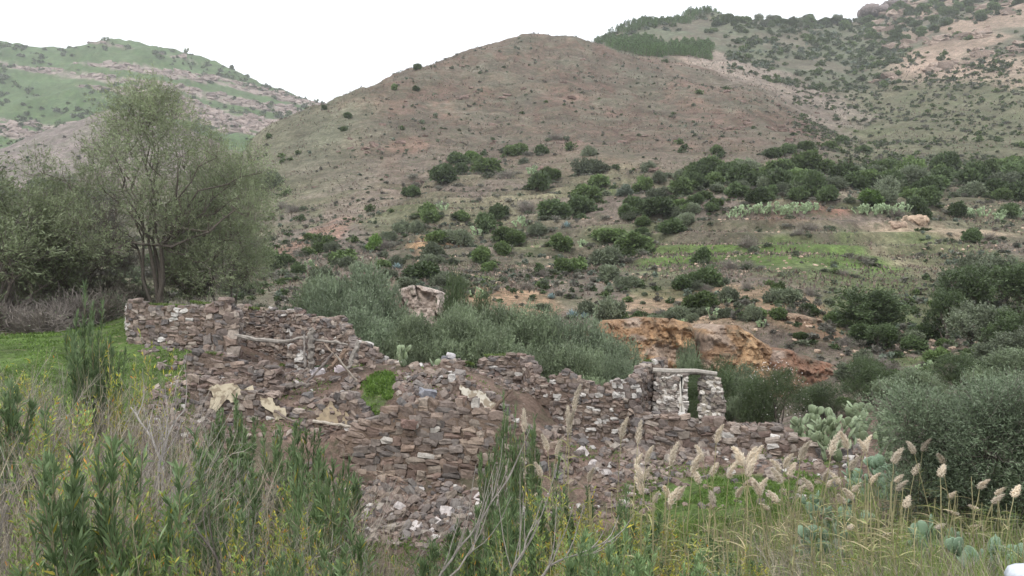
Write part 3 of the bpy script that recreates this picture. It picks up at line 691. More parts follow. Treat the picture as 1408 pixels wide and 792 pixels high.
def rock_obj_mesh(name, sx, sy, sz, seed, res=46, col=(.33, .24, .16), col2=(.2, .15, .12), amp=.32, strat=.5, warp=1.0):
    """fractured outcrop: a rounded block cut by ridged noise, strata and cracks"""
    n = res; g = G(); V = []; Q = []; base = 0
    for ax in range(3):
        for sg in (-1, 1):
            a = np.linspace(-1, 1, n); A, B = np.meshgrid(a, a, indexing='ij'); Pn = np.zeros((n, n, 3)); Pn[..., ax] = sg; Pn[..., (ax + 1) % 3] = A; Pn[..., (ax + 2) % 3] = B
            V.append(Pn.reshape(-1, 3)); i = np.arange(n - 1)[:, None] * n; j = np.arange(n - 1)[None]
            q = np.stack([i + j, i + n + j, i + n + j + 1, i + j + 1], -1).reshape(-1, 4) + base
            Q.append(q if sg > 0 else q[:, ::-1]); base += n * n
    V = np.concatenate(V); U = unit(V) * .55 + V * .45
    P = U * np.array([sx, sy, sz]) / 2; m = (sx * sy * sz) ** (1 / 3)
    q = P / m * 2.2 * warp
    r1 = 1 - 2 * np.abs(fbm(q[:, 0], q[:, 1], q[:, 2], s=seed, o=5, g=.55))
    r2 = fbm(q[:, 0] * .6, q[:, 1] * .6, q[:, 2] * 3.5, s=seed + 5, o=4)
    cell = np.floor(fbm(q[:, 0] * .9, q[:, 1] * .9, q[:, 2] * .9, s=seed + 9, o=2) * 7) / 7
    e1, c1, t1 = voro(q[:, 0] * .9 + .3 * q[:, 2], q[:, 1] * .9, q[:, 2] * 1.3, seed); e2, c2, t2 = voro(q[:, 0] * 2.6, q[:, 1] * 2.6, q[:, 2] * 3.4, seed + 3)
    disp = (r1 - .5) * amp * .3 + r2 * amp * strat + (c1 * .9 + t1 * 1.6 + .5 * t2 + .3 * c2) * amp
    P = P + unit(U * np.array([1 / sx, 1 / sy, 1 / sz])) * (disp * m * .42)[:, None]
    n3 = fbm(P[:, 0] * .8, P[:, 1] * .8, P[:, 2] * 1.4, s=seed + 13, o=4)[:, None]
    t = ss(-.35, .35, n3); C = np.array(col) * t + np.array(col2) * (1 - t)
    g.add(P, np.concatenate(Q), None, C)
    return g.mesh(name, M_ROCK, smooth=False)
# ------------------------------------------------------------------ shrubs and trees on the hills
KINDS = {
 'dark': [bush_mesh('dark', 14, 3000).mesh('dark_bush', M_LEAF) for _ in range(4)],
 'mid': [bush_mesh('mid', 14, 3000, loose=.3).mesh('green_bush', M_LEAF) for _ in range(4)],
 'bright': [bush_mesh('bright', 11, 2600, up=.8).mesh('bright_bush', M_LEAF) for _ in range(2)],
 'olive': [bush_mesh('olive', 15, 3400, L=.10, W=.045, loose=.6).mesh('olive_bush', M_LEAF) for _ in range(4)],
 'silver': [bush_mesh('silver', 13, 2600, L=.11, W=.05, loose=.5).mesh('silver_bush', M_LEAF) for _ in range(2)],
 'grey': [grey_mesh().mesh('bare_shrub', M_TWIG) for _ in range(3)],
}
SMALL = {k: [bush_mesh(k, 7, 260, L=.2, W=.13, twig=False).arrays() for _ in range(3)] for k in ('dark', 'mid', 'olive')}
SMALL['grey'] = [bush_mesh('grey', 7, 240, L=.2, W=.08, twig=False, flat=.55).arrays() for _ in range(2)]
MINI = {k: [bush_mesh(k, 4, 46, L=.38, W=.30, twig=False, flat=.9).arrays() for _ in range(5)] for k in ('dark', 'mid', 'olive', 'grey', 'silver')}
PLACED = []
def shrub(px, py, w, kind='dark', h=1.0, label=None, group=None, dmin=62, name='shrub', cat='shrub', trunk=False):
    PLACED.append([px, py, w, kind, h, label, group, dmin, name, cat, trunk])

B = shrub
# the ones the photograph shows one by one: px, row of the base, width in px, kind
L_ = 'dark round bush alone on the hill skyline left of the rounded summit'
B(574, 97, 11, 'dark', 1.1, L_)
B(543, 125, 10, 'mid', 1.2, 'light green bush on the left flank just below the skyline'); B(572, 125, 9, 'dark', 1, 'small dark bush on the left flank right of a lighter green bush')
B(478, 163, 12, 'dark', 1, 'upper of two close bushes low on the left flank near the skyline'); B(473, 180, 10, 'mid', 1, 'lower of two close bushes low on the left flank near the skyline')
B(445, 151, 9, 'dark', 1, 'small bush on the foot of the hill skyline'); B(369, 190, 9, 'dark', 1, 'small bush on the bare flank right of the tall olive crown')
B(410, 213, 9, 'mid'); B(600, 160, 9, 'olive'); B(582, 170, 10, 'olive'); B(552, 179, 10, 'mid')
B(609, 252, 36, 'dark', .95, 'large dark round bush at the left end of the upper bush line')
B(634, 240, 20, 'dark'); B(629, 226, 28, 'dark', .8); B(649, 219, 20, 'bright', .9); B(665, 240, 42, 'mid', .75, 'wide low green bush right of the large round one on the upper bush line')
B(666, 214, 11, 'dark', 1); B(697, 246, 38, 'grey', .55, 'low pale grey shrub at the right end of the upper bush line')
B(709, 213, 32, 'mid', .8, 'spreading green bush above the upper bush line'); B(744, 212, 20, 'dark', .9, 'dark round bush right of the spreading green bush')
B(722, 225, 18, 'olive', .8); B(738, 263, 36, 'dark', .95, 'large dark bush on the terrace edge below two smaller ones'); B(756, 246, 26, 'mid', .8)
B(785, 207, 18, 'mid'); B(806, 240, 40, 'olive', .8, 'wide grey green bush above the pair of dark bushes on the terrace'); B(824, 257, 28, 'mid', .95); B(806, 274, 38, 'mid', .8)
B(764, 191, 28, 'grey', .5); B(810, 214, 20, 'olive'); B(847, 233, 12, 'dark'); B(890, 237, 20, 'olive'); B(884, 263, 26, 'mid'); B(908, 250, 20, 'olive', 1)
B(861, 268, 26, 'silver', .8); B(933, 199, 13, 'mid'); B(938, 211, 11, 'dark'); B(906, 272, 28, 'olive', .8); B(567, 269, 24, 'dark', .85, 'dark bush on the bare slope left of the terraces')
B(587, 300, 30, 'mid', .9); B(592, 308, 26, 'mid', .9); B(633, 303, 22, 'mid', .8); B(553, 320, 26, 'olive', .9); B(573, 322, 24, 'olive', .95)
B(684, 298, 26, 'dark', 1, 'dark round bush behind the tall dark bush of the middle slope'); B(670, 320, 30, 'dark', 1.15, 'tall dark bush leaning on the middle slope')
B(761, 300, 48, 'dark', .75, 'broad dark tree crown on the terrace left of a darker twin'); B(800, 294, 36, 'dark', .9, 'round dark tree right of the broad crown on the terrace'); B(723, 290, 36, 'grey', .7)
B(699, 335, 42, 'mid', .75, 'bright edged green bush in the middle of the slope'); B(689, 350, 24, 'mid', 1); B(663, 360, 30, 'mid', 1); B(675, 374, 22, 'mid', 1); B(738, 322, 26, 'olive', .9)
B(769, 344, 30, 'mid', 1, 'upright green bush above the pair of joined bushes'); B(772, 374, 30, 'mid', .95); B(793, 373, 32, 'mid', .8); B(741, 378, 18, 'dark', 1.1, 'small dark bush left of the pair of joined green bushes')
B(515, 346, 24, 'bright', 1.25, 'bright green upright bush at the foot of the brown hill', name='shrub'); B(578, 384, 52, 'dark', .65, 'wide dark bush left of the pale boulder')
B(534, 333, 20, 'olive'); B(474, 364, 40, 'mid', .7); B(495, 374, 30, 'olive', .7); B(525, 370, 24, 'mid', .8); B(409, 378, 20, 'dark', 1.2, 'dark upright bush beside the cactus at the foot of the hill')
B(805, 270, 34, 'mid', .6); B(873, 295, 34, 'dark', .9); B(904, 297, 48, 'dark', .7); B(926, 320, 36, 'dark', .7); B(839, 330, 44, 'mid', .6); B(873, 346, 54, 'mid', .65); B(834, 362, 40, 'olive', .8)
B(836, 384, 34, 'olive', .9); B(839, 440, 42, 'olive', 1.1, 'tall grey green bush on the edge of the orange cliff'); B(808, 432, 28, 'olive', 1); B(725, 398, 22, 'grey', .9); B(861, 396, 32, 'olive', .8); B(936, 398, 30, 'dark', .9)
B(968, 362, 28, 'dark', 1, 'upper of three dark bushes left of the green terrace'); B(969, 394, 42, 'dark', .85, 'middle of three dark bushes left of the green terrace'); B(965, 427, 44, 'mid', .85, 'lowest of three bushes left of the green terrace')
B(1001, 416, 28, 'olive', 1.15, 'grey green bush right of three dark bushes'); B(1030, 341, 32, 'grey', .8, 'grey shrub on the upper left of the green terrace'); B(1001, 370, 34, 'grey', .75); B(1029, 369, 26, 'grey', .8, 'small dark grey shrub on the green terrace'); B(1155, 377, 28, 'grey', .5, 'pale grey low shrub in the middle of the green terrace')
B(1182, 357, 40, 'grey', .35); B(1112, 316, 44, 'grey', .45); B(1098, 322, 20, 'grey', .6)
B(1034, 442, 24, 'olive', 1.2); B(1112, 436, 28, 'dark', .9); B(1027, 398, 20, 'grey'); B(1075, 416, 44, 'olive', .7); B(1291, 500, 34, 'mid', .9, 'round green bush on the bank right of the big spreading bush'); B(1253, 482, 34, 'dark', .9)
B(1337, 334, 24, 'dark', 1.1, 'dark upright bush on the dry field at the right'); B(1358, 330, 30, 'grey', .6); B(1320, 300, 28, 'dark', .9); B(1262, 290, 30, 'dark', .9); B(1269, 302, 22, 'dark', 1); B(1385, 298, 30, 'dark', .8); B(1232, 298, 30, 'grey', .6)
B(1197, 283, 36, 'yellow', .8) if False else B(1197, 282, 38, 'bright', .75, 'yellow green crown in the dark tree belt')
B(1066, 215, 30, 'dark', .6, 'leftmost dark bush of the row above the tree belt'); B(1060, 216, 22, 'dark', .7); B(1082, 210, 22, 'dark', .8); B(1108, 206, 24, 'mid', .8, 'round green bush at the right of the row above the tree belt')
B(1140, 205, 20, 'mid', .8); B(1158, 197, 20, 'dark', .8); B(1188, 210, 22, 'dark', .7); B(985, 212, 20, 'mid', .8); B(992, 218, 12, 'dark'); B(940, 205, 12, 'dark'); B(1105, 163, 12, 'dark'); B(1374, 195, 12, 'dark'); B(1345, 195, 14, 'mid'); B(1403, 203, 14, 'mid')
B(914, 86, 9, 'dark', 1); B(961, 130, 14, 'mid', .8); B(998, 124, 12, 'dark', .8); B(1015, 60, 10, 'dark'); B(973, 45, 9, 'dark')

def zone(n, x0, x1, y0, y1, w0, w1, kinds, label, group, h=(.7, 1.0), dmin=62, test=None, name='shrub', cat='shrub', skew=1.6):
    k = 0; tries = 0
    while k < n and tries < n * 20:
        tries += 1
        px = RNG.uniform(x0, x1); py = RNG.uniform(y0, y1)
        if test is not None and not test(px, py): continue
        w = w0 + (w1 - w0) * RNG.random() ** skew
        shrub(px, py, w, kinds[RNG.integers(0, len(kinds))], RNG.uniform(*h), label, group, dmin, name, cat); k += 1

zone(76, 935, 1420, 236, 284, 24, 46, ['dark', 'mid', 'dark', 'olive', 'dark', 'mid'], 'dark leafy tree crowded into the long belt behind the green terrace', 'trees of the dark belt', (.7, 1), test=lambda x, y: y > 238 - (x - 935) * .02 and (x > 1000 or y < 280) and y < 286, skew=1.0, name='tree', cat='tree')
zone(40, 860, 1100, 262, 330, 12, 30, ['dark', 'mid', 'olive', 'olive'], 'green bush among the many left of the long tree belt', 'bushes left of the tree belt', test=lambda x, y: y < 262 + (1100 - x) * .35)
zone(50, 440, 860, 240, 350, 6, 18, ['dark', 'olive', 'grey', 'grey', 'mid'], 'small scrubby bush on the terraced middle slope', 'small bushes on the terraced slope', skew=2)
zone(42, 640, 1150, 375, 450, 10, 24, ['olive', 'mid', 'grey', 'olive', 'grey'], 'small grey green bush on the stony bank above the gully', 'bushes on the stony bank', dmin=72)
zone(34, 420, 640, 330, 400, 14, 34, ['olive', 'grey', 'mid', 'olive'], 'soft grey green bush at the foot of the brown hill', 'bushes at the hill foot', dmin=66)
zone(50, 380, 1130, 70, 238, 3.5, 8, ['dark', 'mid', 'olive', 'olive'], 'tiny dark bush dotted on the bare brown hill', 'tiny bushes on the brown hill', test=lambda x, y: y > 60 + abs(x - 720) * .35, skew=2)
zone(26, 1100, 1408, 375, 470, 10, 24, ['grey', 'olive', 'mid'], 'small bush on the dry slope below the green terrace', 'bushes below the terrace')
zone(36, 1130, 1408, 460, 560, 16, 46, ['olive', 'dark', 'mid', 'grey'], 'dense bush on the right bank above the near olive', 'bushes of the right bank', dmin=52)
zone(150, 1125, 1420, 95, 232, 4, 10, ['dark', 'mid', 'olive', 'grey'], 'small bush on the speckled olive coloured right slope', 'bushes of the speckled right slope', skew=2)
zone(150, 955, 1240, 30, 125, 6, 15, ['dark', 'mid', 'olive', 'silver'], 'dark bush in the scrub of the high saddle', 'bushes of the high saddle', dmin=420, test=lambda x, y: y > 28 and (x > 1020 or y < 60) and y < 35 + (x - 960) * .8, skew=1.5)
zone(50, 985, 1195, 26, 38, 9, 17, ['dark', 'mid', 'dark', 'olive'], 'dark tree in the line along the high ridge right of the pine wood', 'trees of the high ridge', (.7, 1.0), 760, name='tree', cat='tree')
zone(90, 1190, 1420, 0, 60, 8, 18, ['dark', 'mid'], 'dark tree on the wooded shoulder at the upper right', 'trees of the upper right shoulder', dmin=480, test=lambda x, y: y < 75 - (x - 1190) * .28, name='tree', cat='tree')
zone(40, 1230, 1420, 40, 130, 6, 13, ['dark', 'mid'], 'lone bush on the pale bare shoulder at the upper right', 'bushes on the pale shoulder', dmin=420)
zone(60, 0, 440, 250, 420, 14, 40, ['olive', 'dark', 'grey', 'mid'], 'grey green bush in the valley behind the tall olive', 'bushes in the left valley', dmin=64)
zone(90, 0, 430, 75, 195, 4, 11, ['dark', 'mid', 'olive'], 'tiny tree on the green mountain at the left', 'tiny trees on the left mountain', dmin=700, test=lambda x, y: y > 60 + max(0, x - 200) * .28 and (x > 200 or y > 120 or RNG.random() < .15))
# umbrella pines on the left skyline
for (x, w) in ((47, 7), (52, 8), (63, 9), (78, 5), (240, 6), (264, 7), (270, 6), (276, 7), (283, 6), (290, 6), (305, 11), (232, 6)):
    yy = np.interp(x, [0, 60, 140, 165, 240, 290, 340], [57, 60, 57, 52, 62, 78, 105]); shrub(x, yy + 1, w, 'dark', .9, 'tiny dark pine on the crest of the green mountain', 'pines on the left crest', 1100, 'pine_tree', 'tree')

for px in np.linspace(826, 1100, 19):
    shrub(px + RNG.uniform(-6, 6), np.interp(px, [826, 930, 1100], [443, 438, 436]) + RNG.uniform(-6, 4), RNG.uniform(13, 27), ['olive', 'mid', 'olive', 'grey', 'dark'][RNG.integers(0, 5)], RNG.uniform(.7, 1), 'bush fringing the top edge of the orange cliff', 'bushes along the cliff edge', 66)
vis = []
for p in PLACED:
    px, py, w, kind, h, label, group, dmin, name, cat, tr = p
    P = hit(px, py, dmin); vis.append((w, P, p))
vis.sort(key=lambda t: -t[0])
def stuff_add(g, A, P, s, hz):
    V, Q, T, C = A; a = RNG.uniform(0, 6.283); R = np.array([[math.cos(a), -math.sin(a), 0], [math.sin(a), math.cos(a), 0], [0, 0, 1]])
    g.add((V @ R.T) * np.array([s, s, s * hz]) + P, Q, T, C * RNG.uniform(.75, 1.25))
cnt = {}; gst = G()
for w, P, p in vis:
    px, py, _, kind, h, label, group, dmin, name, cat, tr = p
    s = w * P[1] / F; big = w > 9
    kk_ = 'tree' if name != 'shrub' else 'shrub'
    named = label is not None and group is None
    lim = 300
    if not named and (cnt.get(kk_, 0) >= lim - (60 if kk_ == 'shrub' else 0) or (w < 4.2 and kk_ == 'shrub')):
        stuff_add(gst, SMALL.get(kind, SMALL['mid'])[0], P - V3(0, 0, .06 * s), s, h); continue
    cnt[kk_] = cnt.get(kk_, 0) + 1
    if w > 13:
        for q in range(4):
            a_ = RNG.uniform(0, 6.283); r_ = s * RNG.uniform(.4, .85); x_, y_ = P[0] + r_ * math.cos(a_), P[1] + r_ * math.sin(a_) * .8
            kk2 = ('olive', 'grey', kind if kind in SMALL else 'mid', 'olive')[q]; stuff_add(gst, SMALL[kk2][0], (x_, y_, float(H(np.array([x_]), np.array([y_]))[0]) - .05), s * RNG.uniform(.25, .55), RNG.uniform(.5, .9))
    me = KINDS[kind][RNG.integers(0, len(KINDS[kind]))]
    sc = s * 1.05
    o = place(name if name != 'shrub' else ('bush' if kind != 'grey' else 'bare_shrub'), me, None, P - V3(0, 0, .07 * s), (RNG.normal() * .06, RNG.normal() * .06, RNG.uniform(0, 6.283)), (sc, sc, sc * h * 1.15))
    if label is None:
        label = {'dark': 'dark green bush scattered among others on the middle slope', 'mid': 'green bush scattered among others on the middle slope', 'bright': 'bright green bush on the middle slope',
                 'olive': 'grey green bush scattered among others on the middle slope', 'silver': 'pale silvery bush on the middle slope', 'grey': 'grey leafless shrub scattered on the middle slope'}[kind]
        group = label.split(' ')[0] + ' ' + kind + ' shrubs of the middle slope'
        group = {'dark': 'dark bushes of the middle slope', 'mid': 'green bushes of the middle slope', 'bright': 'bright bushes of the middle slope', 'olive': 'grey green bushes of the middle slope', 'silver': 'silvery bushes of the middle slope', 'grey': 'leafless shrubs of the middle slope'}[kind]
    tag(o, label, cat, group)

# low scrub and dry tufts: nobody could count them
def scatter_tufts(n, pxr, dr, size, kinds, test, arr=MINI, dpow=1.0):
    px = RNG.uniform(pxr[0], pxr[1], n); d = np.exp(RNG.uniform(math.log(dr[0]), math.log(dr[1]), n)); x = (px - CX) / F * d
    keep = test(px, d, x); px, d, x = px[keep], d[keep], x[keep]; z = H(x, d)
    for i in range(len(px)):
        k = kinds[RNG.integers(0, len(kinds))]; A = arr[k][RNG.integers(0, len(arr[k]))]
        s = size * RNG.uniform(.4, 1.5) * (.6 + d[i] / 520); stuff_add(gst, A, (x[i], d[i], z[i] - .05 * s), s, RNG.uniform(.6, 1.0))
nz = lambda x, y, sc, s, th: fbm(x / sc, y / sc, s=s, o=4) > th
scatter_tufts(2600, (330, 1180), (150, 620), .85, ['olive', 'grey', 'olive', 'grey', 'silver'], lambda p, d, x: nz(x, d, 22, 301, -.02))
scatter_tufts(4600, (1090, 1430), (190, 640), 1.1, ['olive', 'mid', 'olive', 'dark', 'grey'], lambda p, d, x: nz(x, d, 16, 302, -.05))
scatter_tufts(4200, (820, 1430), (560, 1100), 1.9, ['olive', 'mid', 'dark', 'dark', 'silver'], lambda p, d, x: nz(x, d, 60, 303, -.02) & ((p > 1000) | (d > 800)) & ((p < 1240) | nz(x, d, 50, 307, .0)))
scatter_tufts(4200, (380, 1430), (68, 220), .85, ['olive', 'grey', 'dark', 'grey', 'silver'], lambda p, d, x: nz(x, d, 9, 304, .04) & ~((p > 900) & (p < 1260) & (d > 92) & (d < 150) & (RNG.random(len(p)) < .85)))
scatter_tufts(1500, (-60, 450), (900, 1500), 2.3, ['dark', 'mid', 'olive'], lambda p, d, x: nz(x, d, 70, 305, .05))
scatter_tufts(900, (-60, 400), (60, 640), 1.5, ['olive', 'grey', 'mid', 'dark'], lambda p, d, x: nz(x, d, 20, 306, -.1))
o = place('low_scrub', gst.mesh('low_scrub', M_LEAF)); tag(o, 'low grey green scrub dotted over the hillsides', 'scrub', None, 'stuff')

# the pine plantation on the ridge reads as one mass
gp = G(); CON = [conifer_mesh(150).arrays() for _ in range(5)]
npine = 0
for t in range(16000):
    px = RNG.uniform(805, 985); d = RNG.uniform(560, 930); x = (px - CX) / F * d
    if npine > 1500: break
    z = float(H(np.array([x]), np.array([d]))[0]); sx, sy = pix(x, d, z)
    jj = 9 * float(vnoise(np.array([x / 22]), np.array([d / 22]), s=88)[0]); sy += jj * .6; px += jj * 1.6
    top = (812 < px < 985) and d > 790 and (sy < 54 - (px - 820) * .20)
    low = (826 < px < 970) and (56 + (px - 826) * .03 < sy < 82 - (0 if px > 900 else (900 - px) * .25)) and (sy > 48)
    if top or low:
        s = RNG.uniform(4.5, 7.5); stuff_add(gp, CON[RNG.integers(0, 5)], (x, d, z - .3), s, 1.0); npine += 1
print('pines', npine, 'shrubs', cnt)
o = place('pine_wood', gp.mesh('pine_wood', M_LEAF)); tag(o, 'dense dark pine plantation on the high ridge', 'wood', None, 'stuff')

# rocks of the bank
ORC, ORD = (.45, .29, .15), (.27, .18, .115)
def rock(px, py, w, h, dep, col, col2, seed, label, name='rock_outcrop', cat='rock', d=None, rz=0, sink=.45, group=None, strat=.5, amp=.32, res=46, warp=1.0):
    P = hit(px, py, 60) if d is None else gnd(px, d); d = P[1]; W = w * d / F; Hh = h * d / F
    me = rock_obj_mesh(name, W, dep, Hh * 1.25, seed, res, col, col2, amp, strat, warp)
    zc = zat(d, py - h / 2)
    o = place(name, me, None, (P[0], d + dep * sink, zc), (0, 0, rz)); tag(o, label, cat, group); return o
rock(1262, 309, 30, 10, 4, (.5, .38, .28), (.4, .3, .22), 14, 'pale rounded boulders at the edge of the tree belt', 'boulder', 'boulder')
rock(1238, 314, 20, 8, 3, (.45, .34, .26), (.35, .26, .2), 15, 'smaller pale boulder left of the pale rounded ones', 'boulder', 'boulder')
rock(1206, 14, 34, 7, 24, (.24, .20, .19), (.16, .13, .13), 17, 'grey crag on the skyline of the upper right shoulder', 'crag', 'rock', d=960)
rock(1236, 5, 30, 6, 24, (.24, .20, .19), (.16, .13, .13), 18, 'long grey crag on the ridge right of the first crag', 'crag', 'rock', d=1020)
# stones strewn on the banks
gs_ = G(); n = 2600; px = RNG.uniform(420, 1430, n); d = np.exp(RNG.uniform(math.log(68), math.log(200), n)); x = (px - CX) / F * d
k = fbm(x / 12, d / 12, s=401, o=4) > .0; px, d, x = px[k], d[k], x[k]; z = H(x, d); n = len(d); s = RNG.uniform(.15, .6, n) ** 1.3
stones(gs_, np.stack([x, d, z + s * .05], 1), np.stack([s, s * RNG.uniform(.6, 1, n), s * RNG.uniform(.35, .7, n)], 1), RNG.uniform(-.4, .4, (n, 3)) * V3(1, 1, 8), np.array([.36, .27, .205]) * RNG.uniform(.6, 1.3, (n, 1)))
o = place('scattered_stones', gs_.mesh('scattered_stones', M_STONE)); tag(o, 'loose stones strewn over the dry banks', 'stones', None, 'stuff')

# rock bands of the left mountain and bare crags of the right shoulder
gb = G()
for (n, pr, dr, smin, smax, cc, tst) in ((3400, (-40, 450), (980, 1520), 2.5, 9, (.27, .215, .195), lambda x, y, z, p: band_mask(x, y, z, p) > .55), (500, (1180, 1430), (600, 1150), 2, 8, (.26, .20, .165), lambda x, y, z, p: fbm(x / 70, y / 70, s=611, o=3) > .1),
                                  (500, (400, 1130), (230, 560), .5, 2.2, (.19, .135, .115), lambda x, y, z, p: fbm(x / 26, y / 26, s=613, o=3) > .18)):
    px = RNG.uniform(*pr, n); d = RNG.uniform(*dr, n); x = xat(d, px); z = H(x, d); k = tst(x, d, z, px); x, d, z = x[k], d[k], z[k]; n = len(x); s = RNG.uniform(smin, smax, n)
    stones(gb, np.stack([x, d, z + s * .02], 1), np.stack([s * 1.5, s, s * RNG.uniform(.35, .9, n)], 1), RNG.uniform(-.3, .3, (n, 3)), np.array(cc) * RNG.uniform(.7, 1.25, (n, 1)), rnd=.3, jit=.2)
o = place('rock_bands', gb.mesh('rock_bands', M_ROCK)); tag(o, 'pale rock ribs and crags breaking through the distant slopes', 'rocks', None, 'stuff')
# dry grass and stubble over the slopes
gd = G()
for (n, pr, dr, L, W, pals, th, k_) in ((60000, (330, 1430), (90, 620), .55, .22, ((.22, .175, .135), (.18, .135, .115), (.11, .11, .08)), -.05, 8), (26000, (-80, 1450), (60, 130), .38, .10, ((.22, .18, .12), (.12, .135, .065), (.15, .125, .10)), -.1, 5)):
    px = RNG.uniform(*pr, n); d = np.exp(RNG.uniform(math.log(dr[0]), math.log(dr[1]), n)); x = xat(d, px); k = fbm(x / k_, d / k_, s=621, o=3) > th; x, d = x[k], d[k]; n = len(x); z = H(x, d)
    sc = .55 + d / 300; c = np.array(pals)[RNG.integers(0, 3, n)] * RNG.uniform(.7, 1.25, (n, 1))
    leaves(gd, np.stack([x, d, z - .05], 1), rdir(n, 1.6), L * sc * RNG.uniform(.5, 1.4, n), W * sc * RNG.uniform(.6, 1.4, n), c)
o = place('dry_grass', gd.mesh('dry_grass', M_LEAF)); tag(o, 'dry stubble and withered grass over the slopes', 'grass', None, 'stuff')
# agaves and far prickly pears
AG = agave_mesh().mesh('agave', M_PAD)
for (px, py, w, lb) in ((758, 411, 20, 'small blue agave above the pair on the stony bank'), (787, 437, 27, 'larger blue agave of the pair above the cliff'), (804, 438, 20, 'right hand blue agave of the pair above the cliff'), (546, 370, 22, 'pale agave left of the wide dark bush'), (1057, 490, 14, 'small agave under the orange rock ledge'), (779, 314, 22, 'agave on the terrace below the broad tree crown')):
    P = hit(px, py, 64); s = w * P[1] / F; o = place('agave', AG, None, P, (0, 0, RNG.uniform(0, 6)), (s, s, s)); tag(o, lb, 'agave')
def cactus_merge(n0, lv, spread, sc=1.0, tint=(1, 1, 1)):
    g = G(); A = pad_mesh().arrays()
    for (loc, M, s) in cactus_pads(lv, n0, spread):
        Mn = np.array(M); V, Q, T, C = A; g.add((V * s) @ Mn.T + np.array(loc), Q, T, C * np.array(tint) * RNG.uniform(.8, 1.2))
    return g
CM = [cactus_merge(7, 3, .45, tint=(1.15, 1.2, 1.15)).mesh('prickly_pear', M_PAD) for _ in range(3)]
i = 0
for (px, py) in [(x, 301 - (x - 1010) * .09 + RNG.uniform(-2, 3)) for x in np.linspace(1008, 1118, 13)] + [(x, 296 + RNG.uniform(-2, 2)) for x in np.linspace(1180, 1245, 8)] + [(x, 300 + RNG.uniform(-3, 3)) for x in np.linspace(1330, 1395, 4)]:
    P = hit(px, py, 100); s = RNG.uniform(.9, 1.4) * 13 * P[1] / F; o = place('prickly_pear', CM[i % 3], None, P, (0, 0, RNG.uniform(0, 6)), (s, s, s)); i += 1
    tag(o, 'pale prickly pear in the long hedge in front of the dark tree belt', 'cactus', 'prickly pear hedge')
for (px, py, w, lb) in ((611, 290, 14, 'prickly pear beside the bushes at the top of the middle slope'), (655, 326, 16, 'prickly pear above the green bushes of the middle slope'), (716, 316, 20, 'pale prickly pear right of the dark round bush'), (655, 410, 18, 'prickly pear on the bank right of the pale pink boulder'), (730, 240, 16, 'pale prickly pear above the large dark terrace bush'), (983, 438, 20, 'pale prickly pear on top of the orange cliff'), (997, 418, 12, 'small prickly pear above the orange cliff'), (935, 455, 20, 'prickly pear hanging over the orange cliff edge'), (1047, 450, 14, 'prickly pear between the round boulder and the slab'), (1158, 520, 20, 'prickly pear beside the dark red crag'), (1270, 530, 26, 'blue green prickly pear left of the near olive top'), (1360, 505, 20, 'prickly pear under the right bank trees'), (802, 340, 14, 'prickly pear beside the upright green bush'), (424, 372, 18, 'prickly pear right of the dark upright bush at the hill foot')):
    P = hit(px, py, 60); s = w * P[1] / F * .85; o = place('prickly_pear', CM[i % 3], None, P, (0, 0, RNG.uniform(0, 6)), (s, s, s)); i += 1; tag(o, lb, 'cactus')
